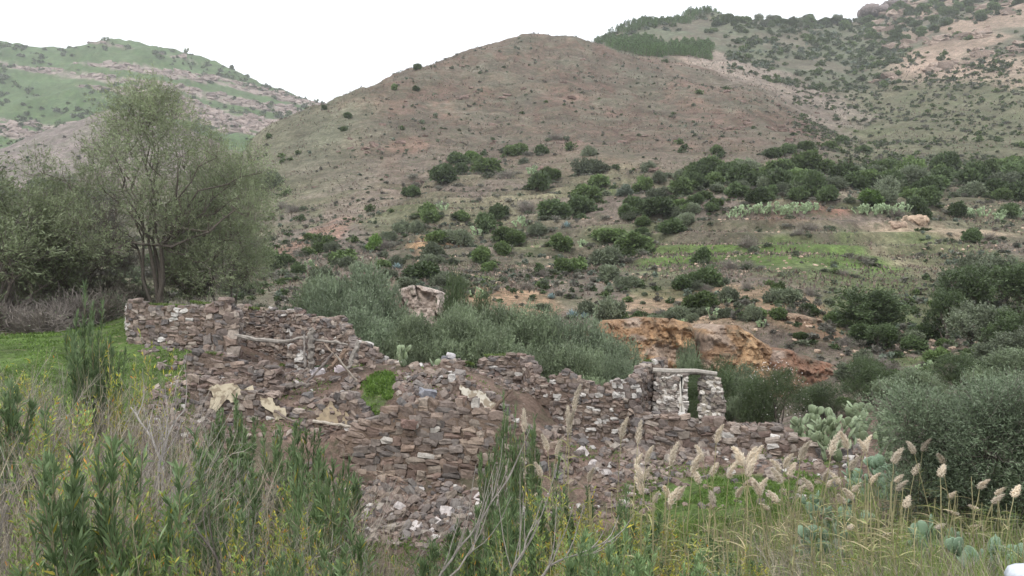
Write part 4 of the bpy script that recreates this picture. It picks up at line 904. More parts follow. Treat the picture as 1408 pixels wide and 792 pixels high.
# ------------------------------------------------------------------ the ruin
def wall(parent, name, path, label=None, th=.5, sw=(.17, .36), sh=(.12, .21), light=.03, tint=(1, 1, 1), batter=0.0, mat=None, skip=None, rough=.10, hole=None, grey=0, both=True, core=(.15, .112, .09)):
    """path points: (px, distance, row of the top, row of the foot)"""
    P = np.array([(xat(d, px), d, zat(d, t), zat(d, b)) for px, d, t, b in path]); seg = np.r_[0, np.cumsum(np.hypot(np.diff(P[:, 0]), np.diff(P[:, 1])))]; Ltot = seg[-1]
    f = lambda s, k: np.interp(s, seg, P[:, k])
    g = G(); tint = np.array(tint)
    so = RNG.uniform(0, 99)
    top = lambda s: f(s, 2) + rough * 1.6 * vnoise(s * 2.4 + so, s * 0 + 1.5, s=5) + rough * vnoise(s * 6 + so, s * 0 + 7.5, s=6)
    z = P[:, 3].min() - .1; PP, SS_, RR = [], [], []
    zmax = P[:, 2].max() + .2
    while z < zmax:
        hc = RNG.uniform(*sh)
        for side in ((1, -1, 0) if both else (1, 0)):
            s = RNG.uniform(-.1, .1)
            while s < Ltot + .05:
                w_ = RNG.uniform(*sw) * (1 if side else .9); sc = min(max(s + w_ / 2, 0), Ltot); s += w_ * .97
                zc = z + hc / 2 + RNG.normal() * .02 + .11 * float(vnoise(sc * .9 + so, z * .8 + side * 3, s=9))
                if zc < f(sc, 3) - .12 or zc + hc * .35 > float(top(np.array([sc]))[0]): continue
                if side == 0 and zc < float(top(np.array([sc]))[0]) - .45: continue
                if hole is not None and hole(sc, zc): continue
                e = 1e-2; dx, dy = f(min(sc + e, Ltot), 0) - f(max(sc - e, 0), 0), f(min(sc + e, Ltot), 1) - f(max(sc - e, 0), 1); l = math.hypot(dx, dy) + 1e-9; dx, dy = dx / l, dy / l
                dep = RNG.uniform(.2, .34); off = side * (th / 2 - dep / 2 + RNG.normal() * .028); bt = batter * (zc - f(sc, 3))
                PP.append((f(sc, 0) + dy * off, f(sc, 1) - dx * off + bt, zc)); q = RNG.uniform(.7, 1.45)
                SS_.append((w_ * 1.03, dep if side else th * .6, hc * 1.05 * q)); RR.append((RNG.normal() * .07, RNG.normal() * .13, math.atan2(dy, dx) + RNG.normal() * .13))
        z += hc * .97
    n = len(PP); C = stone_cols(n, light, grey) * tint
    stones(g, PP, SS_, RR, C, rnd=.42, jit=.165)
    me = g.mesh(name, mat or M_STONE)
    if parent is not None: me.transform(Matrix.Translation([-c for c in parent.location]))
    o = place(name, me, parent)
    if label: o['label'] = label
    # earth core
    gc = G(); m = max(int(Ltot / .18), 3); s = np.linspace(.06, Ltot - .06, m); V = []
    for q in s:
        e = .02; dx, dy = f(min(q + e, Ltot), 0) - f(max(q - e, 0), 0), f(min(q + e, Ltot), 1) - f(max(q - e, 0), 1); l = math.hypot(dx, dy) + 1e-9; dx, dy = dx / l, dy / l
        h = th / 2 - .045; zt = float(top(np.array([q]))[0]) - .12; zb = f(q, 3) - .3; x, y = f(q, 0), f(q, 1)
        if hole is not None and hole(q, (zt + f(q, 3)) / 2): zt = zb + .05
        zt = max(zt, zb + .05); bt = batter * (zt - f(q, 3))
        V += [(x + dy * h, y - dx * h, zb), (x + dy * h, y - dx * h + bt, zt), (x - dy * h, y + dx * h + bt, zt), (x - dy * h, y + dx * h, zb)]
    Q = [(4 * i + a, 4 * i + (a + 1) % 4, 4 * i + 4 + (a + 1) % 4, 4 * i + 4 + a) for i in range(m - 1) for a in range(4)] + [(0, 3, 2, 1), (4 * m - 4, 4 * m - 3, 4 * m - 2, 4 * m - 1)]
    gc.add(V, Q, None, np.array(core) * tint); mc = gc.mesh('earth_core', M_DIRT)
    if parent is not None: mc.transform(Matrix.Translation([-c for c in parent.location]))
    place('earth_core', mc, o)
    return o
from mathutils import Matrix

def plaster(parent, pts, d0, d1, label=None, th=.08, col=(.60, .50, .34), name='plaster'):
    """ragged slab of plaster; pts photo outline, distance runs d0..d1 left to right"""
    xs = [p[0] for p in pts]; x0, x1 = min(xs), max(xs); out = []
    m = len(pts)
    for i in range(m):
        a, b = np.array(pts[i], float), np.array(pts[(i + 1) % m], float)
        for t in np.linspace(0, 1, 6)[:-1]:
            q = a + (b - a) * t + RNG.normal(size=2) * 1.5; out.append(q)
    c = np.mean(out, 0); V = []; n = len(out)
    for off in (0, th):
        for q in out:
            d = d0 + (d1 - d0) * (q[0] - x0) / (x1 - x0) + off; V.append((xat(d, q[0]), d, zat(d, q[1])))
    for off in (0, th):
        d = d0 + (d1 - d0) * (c[0] - x0) / (x1 - x0) + off; V.append((xat(d, c[0]), d, zat(d, c[1])))
    T = [(2 * n, i, (i + 1) % n) for i in range(n)] + [(2 * n + 1, n + (i + 1) % n, n + i) for i in range(n)]
    Q = [(i, n + i, n + (i + 1) % n, (i + 1) % n) for i in range(n)]
    g = G(); g.add(V, Q, T, col); me = g.mesh(name, M_PLASTER)
    root = parent
    while root.parent is not None: root = root.parent
    me.transform(Matrix.Translation([-q for q in root.location]))
    o = place(name, me, parent)
    if label: o['label'] = label
    return o

def log(pts, r0, r1=None, label='', name='log', cat='log', col=(.27, .235, .205), group=None):
    """pts: (px, row, distance)"""
    P = np.array([(xat(d, px), d, zat(d, py)) for px, py, d in pts]); m = 12; t = np.linspace(0, len(P) - 1, m); P2 = np.stack([np.interp(t, range(len(P)), P[:, k]) for k in range(3)], 1)
    P2[1:-1] += RNG.normal(size=(m - 2, 3)) * r0 * .22; g = G(); rr = np.linspace(r0, r1 or r0 * .7, m) * RNG.uniform(.85, 1.15, m)
    tube(g, P2, rr, 7, np.array(col)); V = g.V[-1]; V += RNG.normal(size=V.shape) * r0 * .10
    for k in range(2):
        i = RNG.integers(3, 10); d = RNG.normal(size=3); tube(g, [P2[i], P2[i] + unit(d) * r0 * 1.9], [r0 * .45, r0 * .2], 5, np.array(col) * .8)
    o = place(name, g.mesh(name, M_WOOD)); tag(o, label, cat, group); return o

# left house ------------------------------------------------
lh = empty('ruined_house', (xat(36, 320), 36, zat(36, 495))); tag(lh, 'roofless upper stone house with grass on its wall tops below the tall olive', 'ruin')
w = wall(lh, 'wall', [(184, 36.2, 413, 478), (195, 36, 408, 486), (204, 35.9, 417, 488), (232, 35.7, 419, 486), (253, 35.6, 420, 486), (268, 35.5, 419, 488), (284, 35.4, 420, 488), (300, 35.3, 413, 488), (322, 35.3, 420, 488)], 'front wall with a pale corner pillar', sw=(.2, .45), sh=(.11, .2), rough=.08)
w = wall(lh, 'wall', [(182, 38.8, 426, 470), (184, 36.4, 414, 478)], 'short left end wall', light=.25)
w = wall(lh, 'corner_pillar', [(287, 35.1, 424, 484), (296, 35.05, 415, 486), (308, 35.0, 409, 488), (317, 35.0, 410, 490), (323, 35.0, 424, 490)], 'rough pillar of larger blocks', th=.75, sw=(.3, .55), sh=(.2, .32), light=.05, hole=lambda s, z: .0 < s < .42 and zat(35, 466) < z < zat(35, 455))
w = wall(lh, 'wall', [(318, 38.6, 420, 500), (340, 38.6, 421, 500), (362, 38.6, 425, 500), (386, 38.5, 429, 500)], 'back wall of flat stones', sw=(.16, .36), sh=(.08, .14), hole=lambda s, z: 1.0 < s < 1.5 and zat(38.5, 462) < z < zat(38.5, 456))
w = wall(lh, 'wall', [(384, 38.3, 427, 500), (397, 37.8, 429, 498), (432, 36.6, 434, 492), (466, 35.5, 438, 490), (480, 35.0, 450, 492), (490, 34.6, 468, 495)], 'right hand wall falling to a broken end', sw=(.2, .42), sh=(.11, .19), light=.05)
w = wall(lh, 'wall', [(398, 34.9, 474, 516), (415, 34.9, 475, 520)], 'door jamb stub with a whitewashed edge', th=.4, light=.25)
w = wall(lh, 'wall', [(262, 33.4, 480, 515), (290, 33.2, 484, 520), (330, 33.0, 494, 520), (365, 32.6, 505, 530), (392, 32.2, 520, 545)], 'low broken terrace wall', th=.8, sw=(.2, .5), sh=(.12, .22), rough=.16)
w = wall(lh, 'wall', [(262, 31.3, 522, 590), (290, 31.3, 520, 600), (326, 31.2, 522, 600), (350, 31.0, 530, 600), (372, 30.8, 545, 605), (400, 30.6, 560, 605), (432, 30.4, 572, 610)], 'lower front wall with cream plaster patches', sw=(.2, .45), sh=(.12, .22), rough=.14)
plaster(w, [(287, 533), (300, 528), (326, 526), (334, 533), (347, 531), (349, 543), (341, 551), (326, 546), (318, 553), (305, 548), (297, 566), (288, 560), (292, 546)], 30.95, 30.85, 'cream plaster patch with faint blue paint', col=(.52, .455, .34))
plaster(w, [(359, 545), (372, 547), (380, 558), (392, 562), (393, 575), (379, 578), (372, 566), (360, 556)], 30.5, 30.3, 'narrow cream plaster strip', col=(.52, .455, .34))
# middle house ----------------------------------------------
mh = empty('ruined_house', (xat(29, 610), 29, zat(29, 668))); tag(mh, 'collapsed middle stone house with a tall front wall above the pale rubble scree', 'ruin')
w = wall(mh, 'front_wall', [(470, 28.9, 606, 660), (486, 28.7, 585, 664), (510, 28.6, 574, 668), (535, 28.5, 562, 674), (565, 28.4, 553, 678), (600, 28.4, 549, 680), (640, 28.4, 553, 676), (680, 28.5, 566, 670), (715, 28.7, 584, 664), (745, 28.9, 598, 660), (775, 29.1, 608, 655)], 'tall weathered front wall of brown blocks', th=.7, sw=(.2, .58), sh=(.15, .27), light=.02, batter=.22, rough=.12, both=False, tint=(1.02, 1, .96))
w = wall(mh, 'wall', [(424, 30.0, 574, 606), (440, 30.0, 560, 606), (452, 29.9, 546, 606), (470, 29.8, 540, 604), (492, 29.6, 550, 600), (506, 29.4, 566, 598)], 'low wall round a plastered niche', rough=.12)
plaster(w, [(436, 576), (447, 562), (455, 549), (460, 560), (474, 566), (485, 576), (482, 585), (460, 583), (436, 581)], 29.7, 29.45, 'straw coloured plaster patch', col=(.36, .29, .20))
w = wall(mh, 'wall', [(484, 34.3, 472, 510), (510, 34.2, 476, 515), (531, 34.0, 488, 520), (548, 33.8, 503, 525), (572, 33.7, 516, 530), (597, 33.6, 510, 530)], 'low rubble ridge with pale stones', light=.14, rough=.15, sw=(.2, .45), sh=(.12, .22))
w = wall(mh, 'wall', [(592, 33.2, 512, 545), (608, 33.1, 496, 545), (626, 33.0, 489, 545), (642, 33.0, 500, 545), (656, 33.0, 511, 545), (672, 33.1, 520, 545)], 'broken stump of wall with a white stone on top', light=.05, rough=.14)
w = wall(mh, 'wall', [(596, 31.4, 530, 575), (622, 31.3, 523, 575), (652, 31.2, 526, 575), (672, 31.1, 538, 578), (692, 31.0, 556, 585), (708, 30.9, 576, 590)], 'inner wall with a white plaster patch', rough=.12)
plaster(w, [(632, 529), (645, 535), (661, 537), (671, 546), (682, 556), (684, 566), (670, 568), (658, 556), (646, 552), (634, 540)], 30.9, 30.65, 'white streaked plaster patch', col=(.58, .54, .46))
w = wall(mh, 'wall', [(660, 34.0, 503, 540), (668, 34.1, 494, 540), (678, 34.2, 488, 540), (702, 34.3, 486, 540), (727, 34.4, 488, 540)], 'upright rear wall with a level top', light=.06, rough=.04, sw=(.18, .4))
w = wall(mh, 'wall', [(724, 34.3, 488, 540), (731, 33.7, 498, 540), (738, 33.2, 512, 540), (750, 32.8, 526, 545), (764, 32.6, 524, 545)], 'stepped end of the rear wall', rough=.1)
# right house -----------------------------------------------
rh = empty('ruined_house', (xat(33, 920), 33, zat(33, 600))); tag(rh, 'small whitewashed ruin with an open doorway under a log lintel', 'ruin')
w = wall(rh, 'wall', [(760, 32.4, 512, 600), (770, 32.4, 508, 602), (779, 32.3, 510, 604), (792, 32.3, 520, 606), (806, 32.2, 525, 608), (821, 32.2, 532, 608), (841, 32.2, 525, 606), (862, 32.3, 524, 602), (874, 32.4, 519, 600)], 'left wall with scattered whitewashed stones', light=.13, rough=.09, sw=(.18, .34), sh=(.11, .19))
w = wall(rh, 'wall', [(870, 32.5, 521, 600), (876, 33.1, 512, 590), (884, 33.8, 502, 585), (896, 34.4, 496, 580), (912, 34.5, 495, 580)], 'dark curved wall beside the doorway', rough=.06, light=.02)
w = wall(rh, 'whitewashed_wall', [(900, 33.9, 510, 585), (920, 33.9, 511, 585), (940, 33.9, 512, 585)], 'flaking whitewashed wall left of the doorway', light=.55, mat=M_WHITEWASH, th=.45, sw=(.14, .3), sh=(.1, .17), tint=(1.35, 1.3, 1.24), rough=.02, grey=.5, core=(.36, .34, .31))
plaster(w, [(934.5, 517), (940, 517), (940.6, 575), (934, 575)], 33.58, 33.58, 'white plastered door jamb', th=.1, col=(.55, .52, .47), name='door_jamb')
w = wall(rh, 'door_pier', [(961.5, 33.9, 516, 585), (975, 33.9, 514, 585), (986, 33.9, 520, 585), (992, 33.9, 548, 585)], 'stone pier right of the doorway with whitewash traces', light=.3, th=.5, sw=(.14, .3), sh=(.1, .18), rough=.05, tint=(1.3, 1.25, 1.17), grey=.5, core=(.25, .23, .2))
g = G(); tube(g, [(xat(33.85, 897), 33.75, zat(33.85, 509)), (xat(33.85, 925), 33.75, zat(33.85, 510.5)), (xat(33.85, 955), 33.75, zat(33.85, 510)), (xat(33.85, 985), 33.8, zat(33.85, 514))], [.10, .11, .095, .085], 8, (.30, .275, .245)); tube(g, [(xat(33.85, 905), 34.0, zat(33.85, 512.5)), (xat(33.85, 980), 34.0, zat(33.85, 513.5))], [.08, .07], 8, (.2, .18, .16))
me = g.mesh('lintel', M_WOOD); me.transform(Matrix.Translation([-c for c in rh.location])); place('lintel', me, rh)
w = wall(rh, 'low_wall', [(868, 32.0, 560, 622), (885, 32.0, 562, 624), (905, 32.0, 568, 626), (938, 32.0, 573, 624), (965, 32.0, 576, 622), (992, 32.0, 575, 620), (1015, 32.0, 581, 618), (1043, 32.1, 587, 616), (1062, 32.1, 585, 614), (1078, 32.2, 596, 612)], 'low tumbled wall under the doorway', th=.9, sw=(.24, .5), sh=(.15, .26), rough=.12, light=.05)
w = wall(None, 'stone_wall', [(1058, 30.8, 604, 622), (1090, 30.5, 600, 620), (1120, 30.2, 606, 622), (1150, 29.8, 620, 632), (1172, 29.4, 634, 645)], None, th=.8, sw=(.24, .5), sh=(.14, .24), rough=.16, light=.07); tag(w, 'low line of fallen stones running right from the ruin towards the prickly pear', 'wall')
w = wall(None, 'stone_wall', [(-60, 29.2, 532, 560), (-20, 29.2, 534, 560), (14, 29.0, 545, 562), (24, 29.0, 556, 566)], None, th=.8, sw=(.24, .5), sh=(.14, .24), rough=.1, light=.02, tint=(.8, .8, .85)); tag(w, 'dark stub of dry stone wall at the left edge by the green field', 'wall')

# timber
log([(323, 461, 34.7), (350, 466, 34.6), (384, 470, 34.5), (423, 464, 34.4)], .085, .06, 'long grey log bridging the wall gap left of the upright post', col=(.25, .225, .20))
log([(431, 467, 34.2), (465, 471, 34.0), (478, 474, 33.9)], .05, .035, 'short thin grey log right of the upright post', col=(.25, .225, .20))
log([(427, 506, 33.9), (427, 452, 33.9)], .12, .10, 'thick upright grey post in the upper house', 'post', 'post', (.19, .17, .15))
log([(420, 505, 34.0), (418, 460, 34.0)], .05, .04, 'thin upright stake left of the thick grey post', 'stake', 'post', (.25, .225, .205))
log([(458, 486, 32.6), (440, 506, 32.4), (422, 526, 32.1)], .05, .035, 'dark branch leaning down to the left on the rubble', 'branch', 'branch', (.14, .12, .11))
log([(394, 532, 31.8), (426, 528, 31.7)], .10, .07, 'short dark log lying on the rubble', col=(.15, .13, .115))
log([(446, 473, 32.8), (466, 496, 32.5), (491, 527, 32.1)], .035, .03, 'thin brown plank sloping down to the right', 'plank', 'plank', (.21, .165, .13))
log([(494, 470, 32.9), (478, 507, 32.4)], .10, .075, 'thick pale post leaning left over the rubble', 'post', 'post', (.20, .18, .16))
log([(476, 481, 32.7), (452, 508, 32.3)], .09, .07, 'thick brown beam leaning left behind the pale post', 'beam', 'beam', (.17, .12, .09))
log([(461, 487, 32.3), (500, 536, 31.7)], .035, .03, 'long thin pole crossing in front of the leaning posts', 'pole', 'pole', (.23, .20, .17))
log([(430, 579, 29.3), (460, 583, 29.2), (488, 588, 29.1)], .055, .045, 'pale log lying under the straw coloured plaster', col=(.36, .32, .27))
log([(377, 565, 30.2), (400, 578, 29.9), (424, 586, 29.6)], .05, .03, 'crooked dark branch lying below the cream plaster strip', 'branch', 'branch', (.16, .13, .11))
log([(671, 570, 30.5), (688, 552, 30.5), (704, 536, 30.5)], .06, .045, 'brown beam sticking up right of the white plaster', 'beam', 'beam', (.15, .11, .085))
log([(577, 502, 32.8), (589, 524, 32.7)], .12, .09, 'white slab of stone leaning beside the tall prickly pear', 'stone_slab', 'stone', (.52, .50, .48))
log([(594, 510, 32.7), (601, 520, 32.7)], .07, .05, 'small white slab right of the larger leaning slab', 'stone_slab', 'stone', (.5, .48, .46))

# loose stones ----------------------------------------------
SM = []
for i in range(16):
    g = G(); stones(g, [(0, 0, 0)], [(1, 1, 1)], [(0, 0, 0)], [STONE_PAL[i % 9] if i < 12 else (.44, .40, .385)], rnd=RNG.uniform(.25, .5), jit=.17); SM.append(g.mesh('rubble_stone', M_STONE))
cand = []
def rz(n, test, x0, x1, y0, y1, s0, s1, lab, grp, dmin=24.0, light=.1):
    k = 0
    while k < n:
        px, py = RNG.uniform(x0, x1), RNG.uniform(y0, y1); k += 1
        if test and not test(px, py): continue
        P = hit(px, py, dmin, 40)
        if P[1] > 39: continue
        s = s0 + (s1 - s0) * RNG.random() ** 2; cand.append((s / P[1], s, P, lab, grp, light))
rz(460, lambda x, y: y > 668 + abs(x - 590) * .05 and y < 745 - abs(x - 590) * .15, 455, 730, 660, 748, .16, .46, 'loose angular stone in the pale scree below the middle front wall', 'stones of the pale scree', 24.5, .14)
rz(170, lambda x, y: not (495 < x < 545 and y > 508), 420, 640, 505, 560, .14, .42, 'loose stone on the rubble heap between the ruined houses', 'stones of the middle heap', 29.2, .04)
rz(330, lambda x, y: y > 590 and y < 660, 690, 900, 585, 660, .14, .42, 'loose stone tumbled left of the doorway ruin', 'stones left of the doorway ruin', 26, .03)
rz(220, None, 870, 1110, 605, 640, .14, .40, 'loose stone tumbled below the low wall of the doorway ruin', 'stones below the low wall', 27, .03)
rz(70, None, 1050, 1200, 615, 670, .14, .40, 'loose stone lying between the grass and the prickly pear', 'stones by the prickly pear', 24, .1)
rz(70, None, 880, 1110, 640, 700, .12, .30, 'loose stone scattered in the green grass', 'stones in the green grass', 22, .1)
rz(170, None, 210, 430, 490, 610, .14, .40, 'loose stone below the upper ruined house', 'stones below the upper house', 27, .03)
cand.sort(key=lambda t: -t[0])
gr = G()
for i, (_, s, P, lab, grp, light) in enumerate(cand):
    a = (s, s * RNG.uniform(.6, .95), s * RNG.uniform(.4, .75)); R = (RNG.normal() * .45, RNG.normal() * .45, RNG.uniform(0, 6.28))
    if i < 290:
        o = place('loose_stone', SM[RNG.integers(12, 16) if RNG.random() < light else RNG.integers(0, 12)], None, P + V3(0, 0, a[2] * .12), R, a); tag(o, lab, 'stone', grp)
    else: stones(gr, [P + V3(0, 0, a[2] * .1)], [a], [R], stone_cols(1, light), rnd=.35, jit=.15)
n = 7000; px = RNG.uniform(190, 1130, n); d = RNG.uniform(25.3, 35.5, n); x = (px - CX) / F * d
k = (fbm(x / 2.5, d / 2.5, s=501, o=3) > np.where(d < 28.3, -.2, .16)) & (((x - xat(31, 518)) / .75) ** 2 + ((d - 30.7) / 1.6) ** 2 > 1) & ~((px > 900) & (d < 28.5)) & ~((px < 440) & (d < 28)) & ((px < 1080) | (d < 31)); px, d, x = px[k], d[k], x[k]; z = H(x, d); n = len(d); s = RNG.uniform(.06, .26, n)
stones(gr, np.stack([x, d, z + s * .06], 1), np.stack([s, s * RNG.uniform(.6, 1, n), s * RNG.uniform(.35, .8, n)], 1), RNG.uniform(-.6, .6, (n, 3)) * V3(1, 1, 5), stone_cols(n, .05), rnd=.35, jit=.15)
o = place('small_rubble', gr.mesh('small_rubble', M_STONE)); tag(o, 'small rubble and stone chips covering the ruin floor', 'rubble', None, 'stuff')
for (px, py, s, lb, c) in ((437, 512, .42, 'large white stone among dark ones on the rubble below the posts', (.55, .51, .52)), (468, 508, .36, 'pinkish white stone right of the large white one', (.48, .42, .43)), (320, 484, .3, 'white stone in front of the rough pillar', (.5, .47, .45)), (620, 489, .34, 'white capstone on the broken stump of wall', (.55, .53, .54)), (614, 495, .42, 'dark grey stone left of the white capstone', (.17, .165, .18)), (588, 543, .5, 'blue grey block lying above the middle front wall', (.2, .2, .22)), (562, 583, .4, 'reddish block in the middle front wall', (.185, .125, .105))):
    P = hit(px, py + 3, 28.9, 40) if py < 560 else gnd(px, 28.35)
    g = G(); stones(g, [(0, 0, 0)], [(s * 1.15, s * .8, s * .75)], [(0, .1, .2)], [c], rnd=.35, jit=.12)
    o = place('stone', g.mesh('stone', M_STONE), None, (P[0], P[1], zat(P[1], py)), (.1, .1, .3)); tag(o, lb, 'stone')
# pale fallen slab of painted plaster low in the scree
o = None
# ------------------------------------------------------------------ cliff of the gully bank
def cliff(px0, px1, top, bot, d, label, col, col2, seed, lean=3.0, name='cliff', amp=1.0, nu=150, nv=70, back=7.0, cell=1.6):
    u = np.linspace(0, 1, nu); v = np.linspace(0, 1, nv); U, Vv = np.meshgrid(u, v, indexing='ij'); PX = px0 + (px1 - px0) * U
    t = np.interp(PX, [a for a, _ in top], [b for _, b in top]); b = np.interp(PX, [a for a, _ in bot], [c for _, c in bot])
    e = np.minimum(U, 1 - U); x = xat(d, PX)
    t = t + (b - t) * (1 - ss(-.02, .2, e + .05 * vnoise(x * .5, x * 0, s=seed))) ** 1.5 + 7 * fbm(x * .35, x * 0 + seed, s=seed + 1, o=4)
    z = zat(d, b + (t - b) * np.minimum(Vv * 1.25, 1)); y = d + lean * Vv
    y = y + back * (1 - ss(0, .2, e)) + back * ss(.74, 1.0, Vv) ** 1.3
    wx, wz = x + .7 * fbm(x * .6, z * .6, s=seed + 2, o=3), z + .5 * fbm(x * .8, z * .8, s=seed + 4, o=3)
    e1, r1, t1 = voro((wx + .35 * wz) / (cell * 1.25), wz / (cell * 2.2), y * .1, seed); r2 = vnoise(x * .5, z * .5, s=seed + 40) * .5 + .5
    rg = 1 - 2 * np.abs(fbm(wx * .55 + wz * .3, wz * .18, s=seed + 21, o=5, g=.6)); bed = fbm(x * .25 - z * .35, z * 1.7 + x * .25, s=seed + 23, o=4)
    y = y - amp * (1.3 * r1 + 1.5 * t1 + .75 * rg + .55 * bed + .35 * fbm(x * 2.6, z * 2.6, s=seed + 6, o=4)) * ss(0, .1, e)
    c = ss(.2, .8, .6 * r1 + .35 * r2 + .5 * fbm(x * .5, z * .9, s=seed + 11, o=4) + .1)[..., None]; C = np.array(col) * c + np.array(col2) * (1 - c)
    sk = (ss(.0, .35, fbm(x * 1.1 + z * .4, z * .3, s=seed + 27, o=4)) * .55)[..., None]; C = C * (1 - sk) + np.array([.17, .115, .08]) * sk; pk = (ss(.1, .3, fbm(x * .5, z * .9, s=seed + 17, o=4)) * .7)[..., None]; C = C * (1 - pk) + np.array([.36, .29, .24]) * pk
    V = np.stack([x, y, z], -1).reshape(-1, 3); i = np.arange(nu - 1)[:, None] * nv; j = np.arange(nv - 1)[None]
    Q = np.stack([i + j, i + nv + j, i + nv + j + 1, i + j + 1], -1).reshape(-1, 4)
    g = G(); g.add(V, Q, None, C.reshape(-1, 3)); o = place(name, g.mesh(name, M_ROCK)); tag(o, label, 'rock'); return o
cliff(805, 990, [(812, 452), (840, 441), (880, 440), (930, 437), (978, 440)], [(812, 540), (978, 580)], 69.5, 'long orange cliff with vertical cracks behind the doorway ruin', (.42, .265, .15), (.28, .175, .105), 3, nu=190, nv=90)
cliff(950, 1090, [(960, 462), (985, 450), (1020, 450), (1050, 468), (1080, 480)], [(960, 560), (1080, 560)], 68.5, 'undercut orange rock ledge below the round boulder', (.43, .28, .16), (.25, .16, .10), 31, amp=.9, nu=140, lean=2)
cliff(1050, 1190, [(1062, 492), (1090, 482), (1120, 490), (1150, 500), (1180, 520)], [(1062, 580), (1180, 580)], 66.5, 'dark red crag at the right end of the orange cliff', (.27, .145, .095), (.17, .115, .085), 41, amp=.8, nu=120, lean=2.5)
cliff(1050, 1160, [(1060, 440), (1085, 428), (1110, 430), (1150, 440)], [(1060, 490), (1150, 490)], 75, 'broken tan rock bank above the dark red crag', (.33, .235, .165), (.22, .16, .12), 51, amp=.6, nu=100, nv=50, lean=2.5, cell=1.0)
cliff(655, 735, [(660, 428), (700, 430), (735, 440)], [(650, 480), (740, 490)], 72.5, 'pale broken rock at the left end of the stony bank', (.40, .30, .21), (.24, .175, .13), 61, amp=.55, nu=90, nv=50, lean=3, cell=1.0)
cliff(725, 830, [(730, 452), (760, 446), (800, 452), (830, 460)], [(725, 500), (830, 500)], 71, 'pale orange rock bank under the agaves', (.38, .26, .17), (.23, .165, .12), 62, amp=.6, nu=110, nv=50, lean=3, cell=1.1)
cliff(526, 622, [(530, 410), (552, 396), (575, 391), (600, 397), (622, 410)], [(526, 450), (622, 450)], 71, 'pale pink boulder above the grey olives', (.50, .42, .37), (.33, .27, .24), 71, amp=.75, nu=110, nv=60, lean=1.6, name='boulder', back=4, cell=.75)
# ------------------------------------------------------------------ trees and plants round the ruin
def two_part(name, parts, label, cat, loc, rz, sc, group=None, first=None):
    """parts: (name, mesh)"""
    r = empty(name, loc, rz, sc); tag(r, label, cat, group)
    for (n, me) in parts: place(n, me, r)
    return r
# the tall olive standing above the upper house: limbs run to leafy clumps whose outline follows the photo's crown
PAL['treeleaf'] = ((.105, .12, .065), (.25, .27, .17))
def clump_tree(base, blobs, nleaf, kind, stems=8, L=.14, W=.035, r0=.26, twig=.35, fork=.35, shell=.5):
    """blobs (x, y, z, radius) relative to the base"""
    gb, gl = G(), G(); B_ = np.array(blobs, float); k = 12; m = nleaf // k; w = B_[:, 3] ** 2; idx = RNG.choice(len(B_), m, p=w / w.sum())
    u = rdir(m, .15); bs = B_[idx, :3] + u * (B_[idx, 3] * RNG.random(m) ** shell * (1 + .25 * RNG.exponential(.5, m)))[:, None]
    D = unit(u * .75 + V3(0, 0, .75) + RNG.normal(size=(m, 3)) * .42); Lg = RNG.uniform(.25, .7, m)
    t = RNG.random((m, k)); P = bs[:, None] + D[:, None] * (t * Lg[:, None])[..., None] + RNG.normal(size=(m, k, 3)) * .05
    DD_ = unit(D[:, None] + RNG.normal(size=(m, k, 3)) * .55); bl = RNG.random(len(B_))[idx] * .4; col = pal(kind, m * k, np.clip((bl + RNG.random(m) * .3)[:, None] + RNG.random((m, k)) * .35, 0, 1).ravel())
    leaves(gl, P.reshape(-1, 3), DD_.reshape(-1, 3), L * RNG.uniform(.6, 1.3, m * k), W * RNG.uniform(.8, 1.2, m * k), col)
    for i in range(int(m * twig)): tube(gl, [bs[i] - u[i] * .35, bs[i], bs[i] + D[i] * Lg[i]], [.009, .007, .003], 3, np.array((.19, .165, .145)) * RNG.uniform(.6, 1.3))
    st = []
    for i in range(stems):
        b = B_[i % len(B_)]; a = b[:3] * V3(fork, fork, .34) + RNG.normal(size=3) * .1; p0 = V3(RNG.normal() * .12, RNG.normal() * .1, -.3); r = r0 * RNG.uniform(.45, 1)
        mid = (p0 + a) / 2 + V3(a[0] * .12, 0, -.1) + RNG.normal(size=3) * .1; pts = np.array([p0, (p0 + mid) / 2, mid, (mid + a) / 2, a]); tube(gb, pts, np.linspace(r, r * .6, 5), 8, (.085, .072, .06)); st.append((a, r * .6))
    for i, b in enumerate(B_):
        a, r = min(st, key=lambda q: np.linalg.norm(q[0] - b[:3] * .6)); L_ = np.linalg.norm(b[:3] - a); n = 7
        pts = a[None] + (b[:3] - a)[None] * np.linspace(0, 1, n)[:, None]; pts[1:] += RNG.normal(size=(n - 1, 3)) * L_ * .05; pts[:, 2] += np.sin(np.linspace(0, 3.14, n)) * L_ * .06
        tube(gb, pts, np.linspace(r * .8, .02, n), 6, (.10, .085, .072))
        for q in range(9):
            j = RNG.integers(2, n); tube(gb, wig(pts[j], rdir(1, .5)[0] + .5 * unit(b[:3] - a), b[3] * RNG.uniform(.7, 1.3), 5, .15, .1), np.linspace(.025, .005, 6), 3, np.array((.14, .12, .10)) * RNG.uniform(.7, 1.2))
    return gb.mesh('trunk', M_BARK), gl.mesh('crown', M_LEAFN)
d0 = 44.0; P = gnd(216, d0); bl = []
